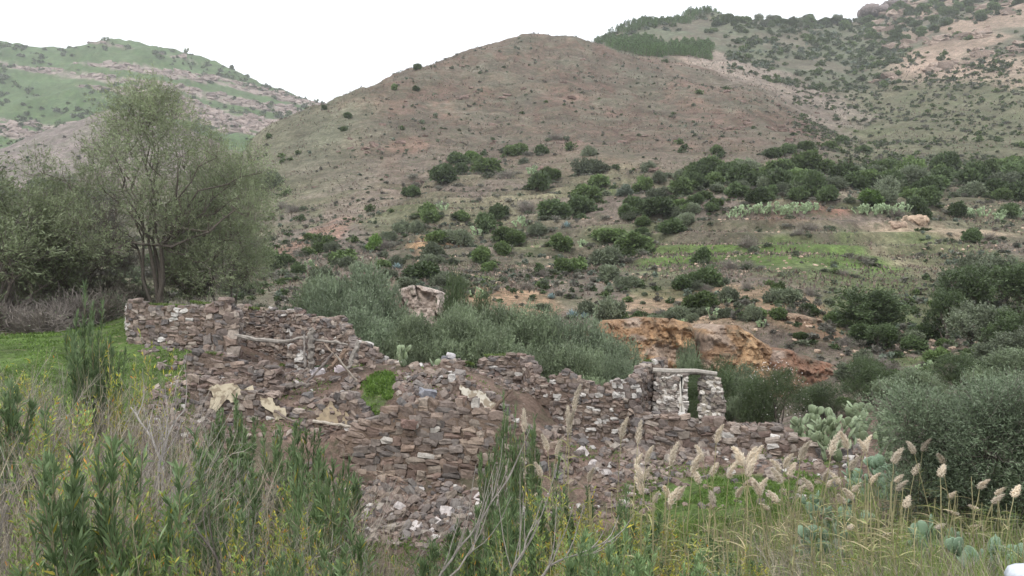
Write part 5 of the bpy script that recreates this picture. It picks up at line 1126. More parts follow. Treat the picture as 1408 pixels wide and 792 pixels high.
for (cx, cy, r) in [(195, 160, 48), (158, 188, 38), (236, 182, 44), (200, 135, 24), (170, 150, 26), (228, 150, 26), (132, 212, 32), (262, 222, 36), (100, 262, 34), (150, 268, 30), (205, 245, 32), (272, 262, 36), (322, 248, 34), (345, 290, 30), (88, 308, 36), (140, 322, 30), (256, 318, 34), (312, 325, 38), (300, 214, 24), (345, 225, 24), (330, 365, 30), (110, 355, 30), (200, 300, 34), (172, 345, 22), (250, 352, 26), (225, 285, 30), (365, 300, 24), (75, 280, 26), (182, 230, 26), (70, 245, 26), (290, 370, 34), (355, 255, 20)]:
    dy = RNG.uniform(-2.2, 2.2); bl.append((xat(d0, cx) - P[0], dy, zat(d0, cy) - P[2], r * d0 / F * 1.02))
tb, tc = clump_tree(P, bl, 76000, 'treeleaf', 5, shell=.4, r0=.17, fork=.55)
two_part('olive_tree', [('trunk', tb), ('crown', tc)], 'tall many stemmed olive tree with an airy crown behind the upper ruined house', 'tree', P, 0, (1, 1, 1))
# smaller olives beside it
def ball(n, R0, Hh): return [(R0 * math.sqrt(RNG.random()) * math.cos(a), R0 * math.sqrt(RNG.random()) * math.sin(a), Hh * RNG.uniform(.25, .85), RNG.uniform(.6, 1.05)) for a in RNG.uniform(0, 6.283, n)]
sb, sc_ = clump_tree(None, ball(13, 1.9, 5.6), 21000, 'treeleaf', 5, r0=.13)
sb2, sc2 = clump_tree(None, ball(13, 1.9, 5.6), 26000, 'grey', 5, r0=.12, twig=.9, L=.1, W=.02)
for (px, d, top, wf, me, lb) in ((-5, 42, 188, 1.15, 0, 'dark olive tree cut by the left edge of the photo'), (52, 50, 262, 1.0, 0, 'olive tree between the left edge tree and the tall olive'), (105, 47, 228, 1.0, 1, 'greyish half bare tree left of the tall olive trunk'),
                                  (308, 50, 200, .72, 0, 'olive tree at the right of the tall olive reaching half its height'), (275, 51, 250, .8, 1, 'greyish bare crowned tree just behind the tall olive trunk on the right'), (-70, 47, 230, 1.2, 1, 'grey tree mostly outside the left edge')):
    P = gnd(px, d); h = (zat(d, top) - P[2]) / 5.6; a, b = ((sb, sc_), (sb2, sc2))[me]
    two_part('olive_tree', [('trunk', a), ('crown', b)], lb, 'tree', P, RNG.uniform(0, 6), (h * wf, h * wf, h), 'smaller olive trees round the tall olive')

# grey leafless shrubs in front of them
GS = [grey_mesh(230, leafn=60).mesh('twigs', M_TWIG) for _ in range(2)] + [grey_mesh(200, leafn=900, col=(.17, .15, .125)).mesh('twigs', M_TWIG) for _ in range(2)]
for (px, d, w, h, lb) in [(15, 41, 95, .75, None), (60, 40, 95, .7, None), (105, 42, 100, .8, None), (150, 43, 90, .8, None), (-30, 40, 90, .8, None), (30, 48, 120, .9, None), (85, 49, 120, .9, None), (140, 50, 110, 1, None), (185, 48, 70, .9, None), (290, 42, 70, .75, None), (250, 42, 60, .6, None), (340, 46, 90, .8, None), (385, 50, 90, .8, None), (420, 56, 80, .8, None), (70, 44, 90, .8, None), (465, 60, 80, .9, None)]:
    P = gnd(px, d); s = w * d / F; o = place('bare_shrub', GS[RNG.integers(0, 4)], None, P - V3(0, 0, .05), (0, 0, RNG.uniform(0, 6)), (s, s, s * h * 1.1))
    tag(o, 'grey leafless thicket shrub below the olive trees' if px < 220 else 'grey leafless shrub behind the upper ruined house', 'shrub', 'grey thickets left of the house' if px < 220 else 'grey thickets behind the house')

# soft grey olives filling the gully behind the ruin
def feather(kind, n, seed, L=.15, W=.034, wide=1.0, nb=16):
    gl, gb = G(), G(); ctr = []
    for i in range(nb):
        a = RNG.uniform(0, 6.283); r = 1.75 * math.sqrt(RNG.random()) * wide; h = RNG.uniform(1.3, 4.3) * (1 - .42 * (r / 1.8) ** 2); ctr.append((r * math.cos(a), r * math.sin(a), h, RNG.uniform(.6, 1.15)))
    ctr = np.array(ctr); w = ctr[:, 3] ** 2; k = 14; m = n // k; idx = RNG.choice(nb, m, p=w / w.sum())
    u = rdir(m, .25); base = ctr[idx, :3] + u * (ctr[idx, 3] * RNG.random(m) ** .33)[:, None]
    D = unit(u * .5 + V3(0, 0, 1.0) + RNG.normal(size=(m, 3)) * .32); Lg = RNG.uniform(.3, .75, m)
    t = RNG.random((m, k)); P = base[:, None] + D[:, None] * (t * Lg[:, None])[..., None] + RNG.normal(size=(m, k, 3)) * .035
    DD_ = unit(D[:, None] + RNG.normal(size=(m, k, 3)) * .45); bl = RNG.random(nb)[idx] * .4; col = pal(kind, m * k, np.clip((bl + RNG.random(m) * .3)[:, None] + RNG.random((m, k)) * .35, 0, 1).ravel())
    leaves(gl, P.reshape(-1, 3), DD_.reshape(-1, 3), L * RNG.uniform(.6, 1.3, m * k), W * RNG.uniform(.8, 1.2, m * k), col)
    for i in range(m // 7): tube(gl, [base[i], base[i] + D[i] * Lg[i]], [.006, .003], 3, np.array((.17, .155, .13)) * RNG.uniform(.7, 1.3))
    for i in range(nb):
        c = ctr[i, :3]; pts = wig((RNG.normal() * .2, RNG.normal() * .2, -.2), c + V3(0, 0, .5), np.linalg.norm(c) * 1.05, 6, .1); tube(gb, pts, np.linspace(.06, .015, 7), 4, (.11, .095, .08))
    return gb.mesh('trunk', M_BARK), gl.mesh('crown', M_LEAFN)
PAL['gully'] = ((.105, .13, .078), (.22, .25, .165)); PAL['gullysilver'] = ((.115, .14, .09), (.235, .27, .19)); PAL['deep'] = ((.05, .07, .034), (.105, .135, .065))
FE = {'g': [feather('gully', 56000, i, W=.042) for i in range(3)], 's': [feather('gullysilver', 56000, i, W=.042) for i in range(2)], 'd': [feather('deep', 30000, 5), feather('deep', 30000, 6)]}
def fplant(px, d, top, w, k, lb, cat='tree', name='olive_bush', group=None, i=[0]):
    P = gnd(px, d); h = (zat(d, top) - P[2]) / 4.6; s = w * d / F / 4.1; a, b = FE[k][i[0] % len(FE[k])]; i[0] += 1
    return two_part(name, [('trunk', a), ('crown', b)], lb, cat, P, RNG.uniform(0, 6), (s, s, h), group)
for (px, d, top, w, k, lb) in [
    (468, 57, 398, 120, 'g', None), (492, 54, 384, 130, 's', 'broad silvery olive bush behind the descending wall of the upper house'), (548, 50, 440, 80, 'g', None), (446, 60, 412, 100, 'g', None), (520, 49, 445, 86, 's', None), (500, 47, 440, 110, 's', None),
    (616, 50, 436, 90, 'g', None), (665, 52, 424, 130, 'g', None), (712, 50, 436, 120, 'g', None), (640, 46, 448, 120, 'g', None), (580, 49, 450, 90, 'g', None), (480, 50, 415, 110, 's', None), (440, 52, 430, 90, 'g', None), (410, 54, 425, 80, 'g', None), (690, 46, 462, 110, 'g', None), (590, 46, 450, 100, 'g', None), (560, 45, 465, 90, 'g', None),
    (757, 53, 440, 120, 'g', None), (800, 51, 440, 110, 's', 'silvery grey olive bush in front of the left end of the orange cliff'), (770, 46, 475, 120, 'g', None), (832, 49, 468, 100, 's', 'pale silvery bush bulging below the orange cliff'), (845, 45, 500, 70, 's', None), (735, 45, 480, 90, 'g', None), (810, 44, 498, 80, 'g', None)]:
    fplant(px, d, top, w, k, lb or 'soft grey green olive bush crowded into the gully behind the ruin', 'bush', 'olive_bush', None if lb else 'olive bushes in the gully')
fplant(625, 51.5, 394, 58, 'd', 'dark green upright tree rising out of the gully right of the pale pink boulder', name='tree'); fplant(657, 53, 412, 60, 'd', 'lower dark green tree right of the dark upright one in the gully', name='tree')
for (px, d, top, w, k, lb) in [(948, 46, 484, 66, 'g', 'green bush seen above the log lintel'), (975, 44, 500, 70, 'd', 'dark bush filling the view through the open doorway'), (1012, 46, 505, 74, 'g', 'grey green bush right of the doorway ruin'), (950, 41, 520, 50, 'd', 'dark green bush close behind the open doorway'),
    (1035, 42, 538, 60, 'g', 'low grey green bush behind the low tumbled wall'), (1068, 41, 512, 84, 'd', 'dark bush with small white flowers left of the large prickly pear'), (900, 43, 520, 60, 'g', 'bush behind the whitewashed wall'), (1140, 46, 528, 80, 'd', 'dark bush behind the large prickly pear'), (1192, 48, 498, 80, 'd', 'dark green bush above the large prickly pear'),
    (1250, 44, 510, 90, 'g', 'grey green bush behind the left shoulder of the near olive'), (1330, 47, 492, 100, 'd', 'dark bush behind the middle of the near olive'), (1405, 45, 480, 110, 'g', 'tall grey green bush at the right edge behind the near olive')]: fplant(px, d, top, w, k, lb, 'bush', 'bush')
# white flowers on the bush
gf = G(); P0 = gnd(1068, 41); n = 240; u = rdir(n, .6); P = P0 + V3(0, 0, 1.6) + u * V3(1.35, 1.3, 1.5) * RNG.uniform(.9, 1.08, (n, 1))
leaves(gf, P, rdir(n), .05, .05, (.66, .62, .60))
for q in range(0, n): tube(gf, [P0 + V3(0, 0, 1.6) + u[q] * .6, P[q] + V3(0, 0, .01)], [.003, .002], 3, (.13, .15, .08))
fl = [o for o in bpy.data.objects if o.get('label', '').startswith('dark bush with small white')][0]
tag(fl, fl['label'], 'bush'); me = gf.mesh('flowers', M_LEAFN); me.transform(Matrix.Translation([-c for c in fl.location])); q = place('flowers', me, fl); q.scale = [1 / c for c in fl.scale]; q.rotation_euler = (0, 0, 0)
fl.rotation_euler = (0, 0, 0)

# rounded clumpy trees
def round_tree(kind, n):
    bl = [(.36 * RNG.random() ** .5 * math.cos(a) * 4.6, .36 * RNG.random() ** .5 * math.sin(a) * 4.6, RNG.uniform(1.2, 4.0), RNG.uniform(.5, .95)) for a in RNG.uniform(0, 6.283, 20)]
    return clump_tree(None, bl, n, kind, 5, L=.22, W=.10, r0=.14, twig=.1)
FE['r'] = [round_tree('dark', 15000) for _ in range(3)]; FE['o'] = [round_tree('olive', 15000) for _ in range(2)]
# spreading bush on the slope and the wood at the right edge
for (px, py, w, top, k, lb) in [(1203, 462, 98, 398, 'r', 'big spreading dark bush standing alone below the green terrace'), (1212, 484, 42, 446, 'r', 'lighter green bush in front of the big spreading one'),
    (1325, 444, 74, 366, 'r', None), (1362, 420, 74, 350, 'o', None), (1398, 432, 74, 362, 'r', None), (1345, 492, 76, 418, 'o', None), (1392, 500, 70, 425, 'r', None), (1300, 470, 50, 400, 'r', None), (1408, 545, 80, 450, 'o', None), (1372, 530, 60, 470, 'o', None), (1385, 392, 50, 360, 'r', None), (1318, 400, 46, 370, 'o', None), (1180, 545, 60, 500, 'o', 'green bush between the red crag and the near olive')]:
    P = hit(px, py, 58); fplant(px, P[1], top, w, k, lb or 'dark green tree in the dense group at the right edge', 'tree' if w > 60 else 'bush', 'tree' if w > 60 else 'bush', None if lb else 'trees at the right edge')

# near olive bush at the lower right
PAL['nearolive'] = ((.075, .10, .06), (.21, .245, .17))
bl = [(1.9 * math.sqrt(RNG.random()) * math.cos(a), 1.9 * math.sqrt(RNG.random()) * math.sin(a), RNG.uniform(.7, 4.0), RNG.uniform(.5, 1.0)) for a in RNG.uniform(0, 6.283, 34)]
nb_, nc = clump_tree(None, [b for b in bl if b[2] < 4.2 - .35 * (b[0] ** 2 + b[1] ** 2)], 110000, 'nearolive', 6, L=.12, W=.026, r0=.07, twig=.25)
for (px, d, top, w, lb) in ((1335, 20, 508, 235, 'large dark grey green olive bush at the lower right'), (1430, 18.5, 505, 260, 'second dark olive bush cut by the right edge')):
    P = gnd(px, d); h = (zat(d, top) - P[2]) / 4.9; s = w * d / F / 4.6; two_part('olive_bush', [('trunk', nb_), ('crown', nc)], lb, 'bush', P, d, (s, s, h))

# prickly pears near the ruin: every pad is a part
PM = [pad_mesh().mesh('pad', M_PAD) for _ in range(4)]
PMB = []
for k in range(3):
    g = pad_mesh(); g.C = [c * np.array([.85, .98, 1.1]) if len(c) > 80 and k >= 0 else c for c in g.C]; PMB.append(g.mesh('pad', M_PAD))
def cactus(px, d, w, h, n0, lv, lb, blue=False, spread=.5, group=None):
    P = gnd(px, d); r = empty('prickly_pear', P); tag(r, lb, 'cactus', group); L = cactus_pads(lv, n0, spread * w * .5)[:98]; s_ = h / (.25 * (lv + 1))
    for (loc, M, s) in L:
        me = random.choice(PMB if blue else PM); o = place('pad', me, r); M4 = (M * 1.0).to_4x4(); M4.translation = loc * 1.0
        o.matrix_basis = M4 @ Matrix.Scale(s * s_, 4); o.location = (loc.x, loc.y, loc.z * s_)
    return r
cactus(1160, 30.0, 2.8, 1.9, 30, 3, 'large pale green prickly pear right of the low stone line', spread=.95)
cactus(1112, 32.0, 1.2, 1.3, 8, 3, 'smaller prickly pear at the left side of the large one', spread=.8)
cactus(1202, 33.0, 1.6, 1.5, 10, 3, 'prickly pear behind the large one beside the near olive', spread=.8)
cactus(1160, 20.5, 1.4, 1.1, 16, 3, 'blue green prickly pear among the reeds', True, .9)
cactus(1205, 24.5, 1.3, 1.2, 10, 3, 'blue green prickly pear in front of the large pale one', True, .9)
cactus(1265, 17.0, .9, .75, 7, 2, 'blue green prickly pear in front of the near olive', True, .8)
cactus(1150, 17.5, .9, .8, 7, 2, 'low blue green prickly pear left of the dry reeds', True, .8)
cactus(1368, 13.5, .6, .8, 5, 2, 'pale blue prickly pear at the lower right corner', True, .8)
cactus(556, 32.8, .35, .8, 3, 2, 'tall narrow prickly pear on the rubble heap', False, .5)
cactus(598, 33.2, .4, .6, 2, 1, 'tiny prickly pear behind the leaning white slab', False, .3)

# foreground plants ---------------------------------------------------
DT = [dry_thicket().mesh('stems', M_TWIG) for _ in range(4)]
def pair(fn, *a, **k): gs, gl = fn(*a, **k); return gs.mesh('stems', M_TWIG), gl.mesh('leaves', M_LEAFN)
OL = [pair(oleander) for _ in range(4)]; YS = [pair(yellow_shrub, nl=18) for _ in range(3)] + [pair(yellow_shrub, green=.15, nl=26)]; GY = [pair(yellow_shrub, green=.92, nl=24) for _ in range(2)]
OLP = [pair(oleander, pale=.35) for _ in range(2)]
def near(kind, px, d, top, lb, grp=None, wf=1.0):
    P = gnd(px, d); h = max(zat(d, top) - P[2], .5); rz = RNG.uniform(0, 6.283)
    if kind == 'dry': h0 = 2.6; me = DT[RNG.integers(0, 4)]; parts = [('stems', me)]; nm, cat = 'dry_shrub', 'shrub'
    elif kind == 'ole': h0 = 2.15; a = OL[RNG.integers(0, 4)]; parts = [('stems', a[0]), ('leaves', a[1])]; nm, cat = 'oleander', 'shrub'
    elif kind == 'pole': h0 = 2.15; a = OLP[RNG.integers(0, 2)]; parts = [('stems', a[0]), ('leaves', a[1])]; nm, cat = 'oleander', 'shrub'
    elif kind == 'yel': h0 = 2.25; a = YS[RNG.integers(0, 4)]; parts = [('stems', a[0]), ('leaves', a[1])]; nm, cat = 'willow_shrub', 'shrub'
    else: h0 = 2.25; a = GY[RNG.integers(0, 2)]; parts = [('stems', a[0]), ('leaves', a[1])]; nm, cat = 'willow_shrub', 'shrub'
    s = h / h0; sx = min(max(s, .7), 1.25) * wf
    if len(parts) == 1:
        o = place(nm, parts[0][1], None, P, (0, 0, rz), (sx, sx, s)); tag(o, lb, cat, grp); return o
    return two_part(nm, parts, lb, cat, P, rz, (sx, sx, s), grp)
EX = [-60, 0, 60, 110, 160, 200, 250, 300, 350, 400, 450, 480, 520, 560, 600, 640, 680, 720, 760, 800, 850, 900, 950, 1000, 1100, 1200, 1300, 1408, 1500]
EY = [480, 500, 505, 495, 505, 545, 585, 622, 628, 625, 640, 672, 725, 770, 770, 745, 712, 665, 645, 655, 660, 665, 690, 705, 705, 715, 725, 730, 730]
NAMES = {'dry': 'grey leafless stems', 'ole': 'dark green oleander', 'yel': 'yellow leaved willow shoots', 'gy': 'fresh green willow shoots', 'pole': 'pale green oleander'}
def where(px): return 'at the left below the green field' if px < 250 else ('below the upper ruined house' if px < 500 else ('at the foot of the pale scree' if px < 760 else ('below the doorway ruin' if px < 1060 else 'among the reeds at the lower right')))
MIX = [(250, ['dry', 'dry', 'dry', 'yel', 'dry', 'dry', 'ole', 'gy']), (500, ['dry', 'ole', 'dry', 'yel', 'dry', 'gy']), (760, ['ole', 'ole', 'gy', 'dry', 'yel']), (1060, ['yel', 'yel', 'gy', 'ole', 'pole']), (1500, ['yel', 'dry', 'gy', 'gy', 'dry'])]
for (d, n, off) in ((21, 24, 0), (18, 34, 6), (15, 34, 22), (12.3, 30, 48), (10, 24, 85), (8.2, 20, 125)):
    for i in range(n):
        px = -50 + 1510 * (i + RNG.uniform(.1, .9)) / n; dd = d * RNG.uniform(.93, 1.07)
        top = np.interp(px, EX, EY) + off + RNG.uniform(-8, 42)
        if d > 17 and 470 < px < 660 and RNG.random() < .6: continue
        if d > 14 and 900 < px < 1120: top += 30
        k = [m for lim, m in MIX if px < lim][0]; k = k[RNG.integers(0, len(k))]
        near(k, px, dd, top, NAMES[k] + ' ' + where(px), NAMES[k] + ' ' + where(px))
near('ole', 128, 22, 436, 'tall dark oleander standing up against the green field', wf=.8); near('ole', 112, 21, 480, 'lower dark oleander left of the tall one against the green field', wf=.8)
near('yel', 172, 20, 455, 'tall thin yellow leaved shrub in front of the house corner'); near('yel', 205, 21, 478, 'yellow leaved shrub in front of the left part of the upper house'); near('yel', 30, 20, 478, 'yellow leaved shrub in front of the green field at the left')
near('ole', 700, 24.5, 578, 'dark oleander rising in front of the white plaster wall', wf=.5); near('ole', 735, 24.5, 596, 'second oleander right of the one before the white plaster wall', wf=.6); near('ole', 676, 23.5, 628, 'lower oleander left of the one before the white plaster wall', wf=.6)
near('ole', 318, 23, 572, 'dark oleander in front of the cream plaster patch', wf=.8); near('ole', 400, 22, 596, 'oleander below the narrow cream plaster strip', wf=.9); near('ole', 345, 20, 618, 'bushy oleander below the cream plaster patch')
near('ole', 432, 14, 640, 'bright oleander head standing alone left of the pale scree', wf=.7); near('yel', 245, 15, 585, 'shrub hung with bright yellow leaves below the upper house', wf=.8)
for (px, d, top) in ((300, 21, 615), (270, 19, 632), (330, 15, 680), (455, 17, 668), (300, 13, 690)): near('ole', px, d, top, 'dark green oleander in the thicket left of the pale scree', 'oleanders left of the pale scree')
for (px, d, top) in ((690, 13, 735), (720, 16, 712), (640, 14, 738), (600, 10, 770)): near('ole', px, d, top, 'glossy dark oleander in front of the pale scree', 'oleanders before the pale scree')

# reeds with beige plumes
RD_ = []
for i in range(5):
    a, b, c = reed(3.2); RD_.append((a.mesh('stem', M_TWIG), b.mesh('blades', M_LEAFN), c.mesh('plume', M_PLUME)))
TIPS = [(1124, 597), (1083, 604), (1056, 611), (1213, 602), (1216, 614), (1172, 599), (1259, 603), (1284, 608), (1315, 620), (1291, 640), (1349, 668), (1284, 680), (1349, 702), (1366, 693), (1395, 640), (1235, 686), (1221, 660), (1187, 650), (1194, 668), (1155, 625), (1180, 647), (1090, 665), (1083, 690), (1098, 642), (1078, 636), (1027, 658), (998, 665), (994, 680), (935, 662), (972, 580), (1018, 611), (938, 622), (1037, 616), (1187, 588), (1165, 731), (774, 528), (767, 560), (725, 560), (769, 594), (842, 570), (868, 580), (878, 612), (784, 556), (761, 632), (721, 674), (750, 600), (796, 640), (905, 640), (1140, 655), (1330, 655), (1245, 640)]
TIPS += [(RNG.uniform(850, 1140), RNG.uniform(605, 690)) for _ in range(22)] + [(RNG.uniform(1140, 1400), RNG.uniform(640, 735)) for _ in range(14)]
for i, (px, py) in enumerate(TIPS):
    d = RNG.uniform(15, 20) if px > 900 else RNG.uniform(20, 23); P = gnd(px, d); h = (zat(d, py) - P[2]) / 3.4; a, b, c = RD_[i % 5]
    r = empty('reed', P, RNG.uniform(-.8, .8), (1, 1, h)); side = 'in the stand before the near olive' if px > 1050 else ('before the green grass' if px > 900 else 'in front of the middle and right ruins')
    tag(r, 'tall dry reed with beige plume ' + side, 'reed', 'plumed reeds ' + side); place('stem', a, r); place('blades', b, r); o = place('plume', c, r)
RB = []
for i in range(4):
    a, b, c = reed(2.8, False); RB.append((a.mesh('stem', M_TWIG), b.mesh('blades', M_LEAFN)))
for i in range(110):
    px = RNG.uniform(1060, 1420) if i < 70 else RNG.uniform(730, 1060); d = RNG.uniform(12, 19.5); top = RNG.uniform(640, 740) + (0 if px > 1000 else 10); P = gnd(px, d); h = (zat(d, top) - P[2]) / 2.8
    r = empty('reed', P, RNG.uniform(0, 6), (1, 1, max(h, .4))); tag(r, 'dry reed stalk without a plume ' + ('in the stand before the near olive' if px > 1060 else 'below the doorway ruin'), 'reed', 'plumeless reeds ' + ('before the near olive' if px > 1060 else 'below the doorway ruin')); place('stem', RB[i % 4][0], r); place('blades', RB[i % 4][1], r)

# bare curved branches at the bottom centre
def branchy(pts, label, r=.02, col=(.22, .20, .175)):
    g = G(); P = np.array([(xat(d, px), d, zat(d, py)) for px, py, d in pts]); n = 12; t = np.linspace(0, len(P) - 1, n); Q = np.stack([np.interp(t, range(len(P)), P[:, k]) for k in range(3)], 1); Q[1:-1] += RNG.normal(size=(n - 2, 3)) * .012
    tube(g, Q, np.linspace(r, r * .3, n), 6, col)
    for k in range(9):
        i = RNG.integers(3, n - 1); d = unit(Q[i] - Q[i - 1]) + RNG.normal(size=3) * .35; tube(g, wig(Q[i], d, RNG.uniform(.3, .9), 5, .08, .2), np.linspace(r * .4, .003, 6), 4, np.array(col) * RNG.uniform(.85, 1.1))
    o = place('bare_branch', g.mesh('bare_branch', M_BARK)); tag(o, label, 'branch')
branchy([(560, 900, 9.0), (601, 791, 9.3), (640, 742, 9.6), (668, 706, 9.9), (697, 662, 10.2)], 'long bare grey branch arching up to the right at the bottom centre', .016)
branchy([(600, 900, 9.2), (612, 800, 9.3), (650, 760, 9.5), (655, 745, 9.6), (668, 690, 10.0)], 'thinner bare branch beside the long arching one', .014)
branchy([(690, 900, 9.0), (700, 790, 9.2), (722, 752, 9.5), (738, 715, 9.8)], 'short bare branch right of the arching ones', .016)
branchy([(700, 900, 8.6), (742, 790, 8.8), (780, 764, 9.1), (840, 745, 9.5)], 'bare branch bending low to the right at the bottom', .018)
branchy([(210, 900, 13.0), (225, 650, 13.5), (208, 600, 13.8), (180, 560, 14.0)], 'bare grey sapling fork in the left thicket', .03, (.27, .25, .23)); branchy([(218, 900, 13.1), (218, 640, 13.5), (235, 590, 13.8), (255, 556, 14.0)], 'right hand fork of the bare sapling in the left thicket', .024, (.27, .25, .23))
branchy([(170, 900, 11), (215, 700, 11.4), (250, 675, 11.6), (285, 655, 12)], 'thin bare twig leaning right over the left thicket', .012); branchy([(310, 900, 9), (300, 770, 9.2), (270, 730, 9.4), (262, 712, 9.6)], 'dark bent stem at the bottom left', .016, (.10, .085, .075))

# tall mixed grass under and between them, short herbs on the green patches
gg = G()
n = 76000; px = RNG.uniform(-150, 1560, n); d = np.exp(RNG.uniform(math.log(6), math.log(25), n)); x = xat(d, px); z = H(x, d)
k = (fbm(x / 1.2, d / 1.2, s=701, o=3) > -.25) & ~((px > 455) & (px < 690) & (d > 22.5)); x, d, z, px = x[k], d[k], z[k], px[k]; n = len(x); t = RNG.random((n, 1)); r = RNG.random(n)
c = np.where((r < np.where(px < 450, .62, .40))[:, None], np.array([.27, .24, .16]) * (1 - t) + np.array([.22, .195, .15]) * t, np.array([.11, .17, .045]) * (1 - t) + np.array([.22, .27, .08]) * t)
leaves(gg, np.stack([x, d, z - .05], 1), rdir(n, 2.6), RNG.uniform(.35, 1.25, n), RNG.uniform(.010, .020, n), c)
o = place('tall_grass', gg.mesh('tall_grass', M_LEAFN)); tag(o, 'mixed dry and green grass filling the near thicket', 'grass', None, 'stuff')
gh = G()
for (x0, y0, rx, ry, n, L, W) in [(xat(33, 30), 31, 7.1, 9.2, 34000, .13, .04), (xat(40, 110), 40, 3, 4, 6000, .13, .035), (xat(27, 990), 27.0, 2.9, 2.9, 16000, .14, .03), (xat(30, 1120), 30.5, 1.4, 1.7, 5000, .13, .03), (xat(26, 1060), 26, 1.7, 1.7, 5000, .15, .03), (xat(31, 518), 30.7, .62, 1.5, 5600, .13, .05), (xat(42, 240), 42, 3, 2, 3000, .13, .03),
                             (xat(32, 295), 32, .8, .4, 1100, .12, .06), (xat(24, 850), 24, 4, 1.5, 5000, .25, .03), (xat(25, 620), 25, 2.5, .8, 3500, .18, .03), (xat(34, 480), 34.2, .6, .4, 500, .12, .05), (xat(30, 440), 30.3, 2.0, .7, 900, .12, .04), (xat(32, 350), 32.5, 2.5, 1.0, 1300, .12, .04), (xat(31, 600), 31.5, 2.5, .8, 700, .12, .04), (xat(30, 830), 30.3, 3, .7, 1300, .14, .03)]:
    a = RNG.uniform(0, 6.283, n); r = np.sqrt(RNG.random(n)) * 1.05; x = x0 + rx * r * np.cos(a); d = y0 + ry * r * np.sin(a); k = fbm(x / .8, d / .8, s=711, o=3) > (-.3 if L > .14 or n < 3000 else -.06); x, d = x[k], d[k]; n = len(x); z = H(x, d); t = RNG.random((n, 1))
    leaves(gh, np.stack([x, d, z - .02], 1), rdir(n, .9), L * RNG.uniform(.5, 1.4, n), W * RNG.uniform(.7, 1.3, n), np.array([.08, .145, .03]) * (1 - t) + np.array([.18, .28, .06]) * t)
# turf on the wall tops
for (px0, px1, d, py0, py1, n) in ((200, 258, 36.1, 417, 420, 900), (328, 392, 38.6, 420, 428, 900), (262, 300, 37.0, 414, 418, 500), (666, 700, 34.3, 487, 487, 120), (640, 650, 33.0, 497, 500, 260), (886, 900, 34.4, 495, 496, 160), (285, 305, 33.0, 484, 487, 400), (385, 400, 35, 500, 505, 200)):
    px = RNG.uniform(px0, px1, n); dd = d + RNG.uniform(-.25, .25, n); P = np.stack([xat(dd, px), dd, zat(dd, py0 + (py1 - py0) * (px - px0) / (px1 - px0)) - .05], 1); t = RNG.random((n, 1)); leaves(gh, P, rdir(n, 1.2), RNG.uniform(.06, .15, n), .03, np.array([.09, .15, .03]) * (1 - t) + np.array([.17, .22, .06]) * t)
o = place('green_herbs', gh.mesh('green_herbs', M_LEAFN)); tag(o, 'short bright green grass and herbs in patches', 'grass', None, 'stuff')
# unidentified pale rounded object at the very corner, built as a smooth lump
g = G(); stones(g, [(0, 0, 0)], [(.26, .22, .17)], [(0, .1, .3)], [(.5, .53, .58)], rnd=1.0, jit=.02); P = gnd(1402, 6.3)
o = place('pale_object', g.mesh('pale_object', M_PAD, smooth=True), None, (xat(6.3, 1408), 6.3, zat(6.3, 792))); tag(o, 'pale bluish white rounded object at the very corner below the reeds', 'stone')
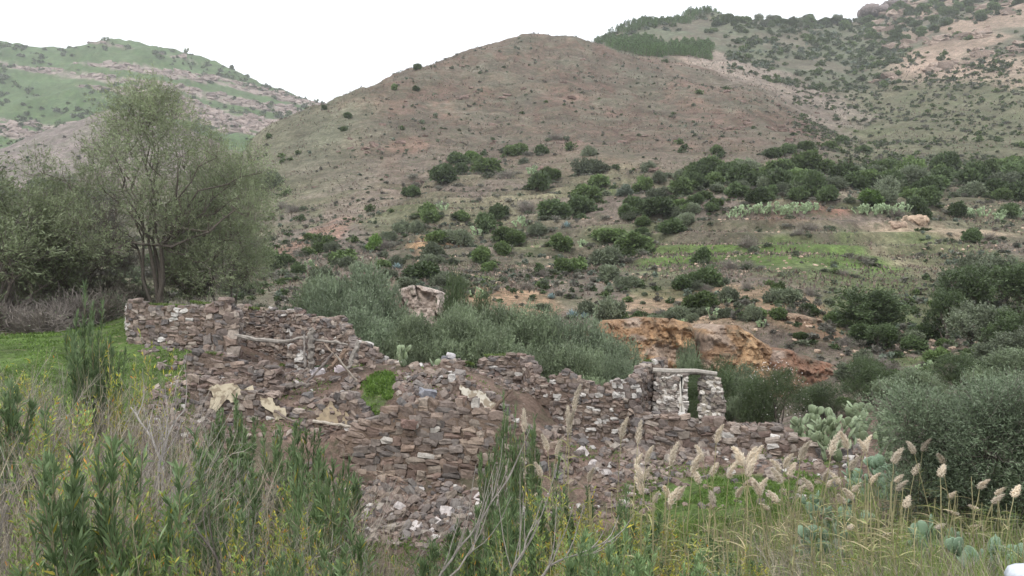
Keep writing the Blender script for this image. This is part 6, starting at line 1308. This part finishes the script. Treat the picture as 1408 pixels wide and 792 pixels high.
# ------------------------------------------------------------------ air, light, camera
def build_haze():
    m, nt, nd, lk = newmat('haze')
    out = N(nd, 'ShaderNodeOutputMaterial'); v = N(nd, 'ShaderNodeVolumePrincipled')
    v.inputs['Color'].default_value = (.95, .965, .99, 1); v.inputs['Density'].default_value = HAZE; v.inputs['Anisotropy'].default_value = .2
    lk.new(v.outputs[0], out.inputs['Volume'])
    g = G(); V = np.array([(x, y, z) for z in (-60, 640) for y in (-60, 3100) for x in (-5200, 5200)], float)
    g.add(V, [(0, 2, 3, 1), (4, 5, 7, 6), (0, 1, 5, 4), (2, 6, 7, 3), (0, 4, 6, 2), (1, 3, 7, 5)])
    o = place('haze', g.mesh('haze', m)); o['kind'] = 'stuff'
EXPO = 0.64
HAZE = 0.00013
build_haze()
w = bpy.data.worlds.new('World'); SC.world = w; w.use_nodes = True
nt = w.node_tree; nt.nodes.clear()
out = nt.nodes.new('ShaderNodeOutputWorld'); bg = nt.nodes.new('ShaderNodeBackground'); sky = nt.nodes.new('ShaderNodeTexSky')
SE, SR = math.radians(52), math.radians(205)
sky.sky_type = 'NISHITA'; sky.sun_disc = False; sky.sun_elevation = SE; sky.sun_rotation = SR; sky.dust_density = 4; sky.air_density = 1.0
mx = nt.nodes.new('ShaderNodeMix'); mx.data_type = 'RGBA'; mx.inputs[0].default_value = .82
mx.inputs[7].default_value = (12.8, 13.2, 13.7, 1)
nt.links.new(sky.outputs[0], mx.inputs[6]); nt.links.new(mx.outputs[2], bg.inputs[0]); bg.inputs[1].default_value = .09
nt.links.new(bg.outputs[0], out.inputs[0])
sl = bpy.data.lights.new('sun', 'SUN'); sl.energy = 1.5; sl.angle = math.radians(14); sl.color = (1, .98, .945)
so = bpy.data.objects.new('sun', sl); COL.objects.link(so)
from mathutils import Vector
sd = Vector((math.sin(SR) * math.cos(SE), math.cos(SR) * math.cos(SE), math.sin(SE)))
so.rotation_euler = sd.to_track_quat('Z', 'Y').to_euler()
cam = bpy.data.cameras.new('camera'); co = bpy.data.objects.new('camera', cam); COL.objects.link(co)
cam.sensor_width = 36; cam.lens = 36 * F / 1408; cam.shift_y = (YH - 396) / 1408
cam.clip_end = 12000; cam.clip_start = .1
co.location = (0, 0, 0); co.rotation_euler = (math.pi / 2, 0, 0)
SC.camera = co
SC.view_settings.view_transform = 'Standard'; SC.view_settings.look = 'None'; SC.view_settings.exposure = EXPO; SC.view_settings.gamma = 1
SC.cycles.max_bounces = 5; SC.cycles.diffuse_bounces = 3; SC.cycles.glossy_bounces = 1; SC.cycles.transmission_bounces = 3; SC.cycles.volume_bounces = 1
SC.cycles.transparent_max_bounces = 4; SC.cycles.use_adaptive_sampling = True; SC.cycles.adaptive_threshold = .02
SC.cycles.caustics_reflective = False; SC.cycles.caustics_refractive = False
SC.cycles.use_denoising = True
